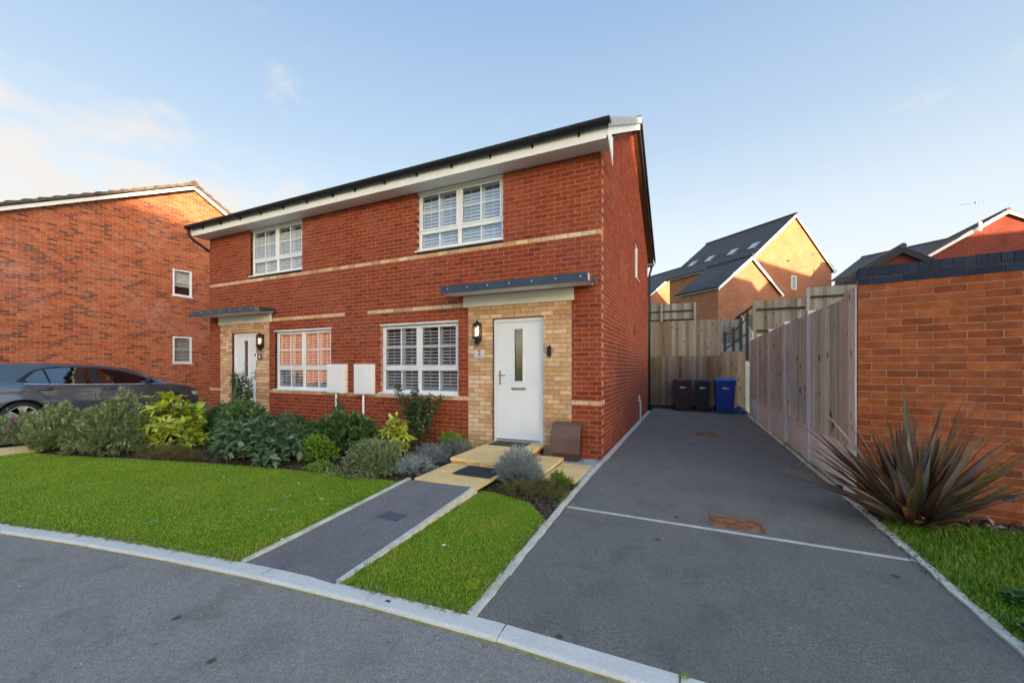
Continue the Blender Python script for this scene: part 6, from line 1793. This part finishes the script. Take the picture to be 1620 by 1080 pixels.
    for side in (1, -1):
        zt = lambda t: S(roof, t) - .075
        sur = patch([(.74, 1.08), (.98, 1.30), (1.3, zt(1.3)), (1.9, zt(1.9)), (2.4, zt(2.4)), (2.9, 1.13), (3.12, 1.0)], [(.74, 1.06), (1.2, S(belt, 1.2) + .012), (2.0, S(belt, 2) + .012), (3.12, S(belt, 3.1) + .02)], 22, 4, side, .002)
        build('window_surround', sur, M_black, T, smooth=True)
        wins = [([(.86, 1.10), (1.02, 1.27), (1.13, 1.315)], [(.90, 1.035), (1.02, 1.012), (1.20, 1.005)]),
                ([(1.17, 1.325), (1.5, zt(1.5) - .02), (1.86, zt(1.86) - .02)], [(1.24, 1.003), (1.5, .995), (1.90, .982)]),
                ([(2.00, zt(2.0) - .02), (2.4, zt(2.4) - .02), (2.84, 1.13)], [(2.03, .980), (2.5, .965), (2.98, .955)])]
        for tp, bt in wins: build('side_window', patch(tp, bt, 12, 4, side, .006), M_carglass, T, smooth=True)
        build('trim_strip', patch([(.84, 1.02), (1.3, S(belt, 1.3) + .018), (2, S(belt, 2) + .014), (3.1, S(belt, 3.1) + .014)], [(.84, 1.008), (1.3, S(belt, 1.3) + .005), (2, S(belt, 2) + .001), (3.1, S(belt, 3.1) + .003)], 20, 1, side, .009), M_trim, T)
        for t0, t1, z in ((1.05, 1.25, .885), (2.10, 2.30, .855)):
            h_ = MB(); h_.tube([surf(t0, z, side, .0), surf(t0 + .03, z + .004, side, .030), surf(t1 - .03, z + .002, side, .030), surf(t1, z - .002, side, .0)], .017, 8)
            build('door_handle', h_, paint, T, smooth=True)
            rc = patch([(t0 - .01, z + .035), (t1 + .01, z + .033)], [(t0 - .01, z - .030), (t1 + .01, z - .032)], 4, 1, side, .001); build('handle_recess', rc, M_black, T)
        for pl_ in ([(1.93, .955), (1.93, .6), (1.95, .30)], [(.88, .99), (1.02, .85), (1.20, .66), (1.24, .30)], [(3.05, .93), (3.02, .7), (3.0, .30)], [(1.95, .30), (3.0, .30)]):
            gp = MB(); gp.tube([surf(a, b, side, .0005) for a, b in pl_], .006, 4); build('door_gap', gp, M_black, T)
        gp = MB(); gp.tube([surf(a, b, side, .0005) for a, b in ((.30, .90), (.58, .90), (.62, .86), (.56, .80), (.34, .80), (.28, .85), (.30, .90))], .003, 4)
        if side > 0: build('fuel_flap', gp, M_black, T)
        for yw in (.81, 3.446):
            tr_ = MB(); x0 = CX + side * .70
            sg = 1 if side > 0 else -1
            tr_.lathe([(.20, 0), (.30, .0), (.316, .02), (.318, .06), (.318, .15), (.306, .185), (.235, .19), (.225, .17)] if sg > 0 else [(.225, -.17), (.235, -.19), (.306, -.185), (.318, -.15), (.318, -.06), (.316, -.02), (.30, 0), (.20, 0)], (x0, CY + yw, CZ + .318), 36, 'X')
            W = build('wheel', tr_, M_black, T, smooth=False)
            rm_ = MB(); xo = x0 + sg * .17
            rm_.lathe([(.206, .0), (.232, .018), (.236, .0)] if sg > 0 else [(.236, 0), (.232, -.018), (.206, 0)], (xo, CY + yw, CZ + .318), 36, 'X')
            for k in range(5):
                a = k * 2 * math.pi / 5 + .3
                for da in (-.19, .19):
                    a2 = a + da; b0 = Vector((xo + sg * .012, CY + yw + .05 * math.cos(a), CZ + .318 + .05 * math.sin(a))); b1 = Vector((xo + sg * .004, CY + yw + .218 * math.cos(a2), CZ + .318 + .218 * math.sin(a2)))
                    sd = Vector((0, -math.sin(a2), math.cos(a2)))
                    rm_.prism([b0 - sd * .022, b0 + sd * .022, b1 + sd * .034, b1 - sd * .034], (-sg * .022, 0, 0))
            rm_.lathe([(.004, .02), (.045, .018), (.05, 0)] if sg > 0 else [(.05, 0), (.045, -.018), (.004, -.02)], (xo, CY + yw, CZ + .318), 16, 'X')
            build('rim', rm_, M_alloy, W)
            ln = MB(); ln.lathe([(.345, 0), (.345, .02)], (CX + side * .60 - (.02 if side > 0 else 0), CY + yw, CZ + .335), 24, 'X'); build('arch_liner', ln, M_black, T)
        mi = MB(); b0 = surf(2.93, .985, side, .0)
        mi.lathe([(.01, -.10), (.05, -.09), (.075, -.03), (.072, .03), (.045, .075), (.01, .085)], b0 + Vector((side * .13, -.01, .035)), 14, 'X')
        build('mirror', mi, M_black, T, smooth=True)
        build('mirror_arm', MB().tube([b0, b0 + Vector((side * .10, -.01, .015))], .018, 6), M_black, T)
        hl = patch([(3.92, .70), (4.10, .68), (4.215, .63)], [(3.98, .60), (4.12, .575), (4.225, .55)], 10, 3, side, .004)
        build('headlight', hl, plain('headlamp', (.62, .66, .70), .12), T, smooth=True)
        tl_ = patch([(.06, .93), (.18, .94), (.34, .90)], [(.05, .80), (.18, .79), (.30, .80)], 8, 3, side, .004)
        build('tail_light', tl_, plain('tail_red', (.28, .008, .01), .2), T, smooth=True)
    # windscreen and rear window follow the shell
    for nm_, t0, t1, hwf in (('windscreen', 2.50, 3.28, .90), ('rear_window', .07, .20, .85)):
        m_ = MB(); n = 8
        for i in range(n):
            for j in range(6):
                q = []
                for (ii, jj) in ((i, j), (i, j + 1), (i + 1, j + 1), (i + 1, j)):
                    t = t0 + (t1 - t0) * ii / n; wr = S(hwr, t) * hwf; x = -wr + 2 * wr * jj / 6
                    q.append((CX + x, CY + t, CZ + S(roof, t) + .012 + .004 - .006 * (abs(x) / .6) ** 2))
                m_.face(q)
        build(nm_, m_, M_carglass, T, smooth=True)
    af = MB(); af.prism([(CX - .02, CY + .55, CZ + 1.435), (CX - .02, CY + .33, CZ + 1.42), (CX - .02, CY + .36, CZ + 1.50), (CX - .02, CY + .42, CZ + 1.485)], (.04, 0, 0)); build('aerial_fin', af, paint, T)
    pb_ = MB(); pb_.box(CX - .26, CX + .26, CY + L - .005, CY + L + .012, CZ + .38, CZ + .49); build('front_plate', pb_, M_white, T)
    fl_ = MB(); fl_.box(CX - .7, CX + .7, CY + .3, CY + 3.95, CZ + .20, CZ + .26); build('underbody', fl_, M_black, T)
    return T
car()
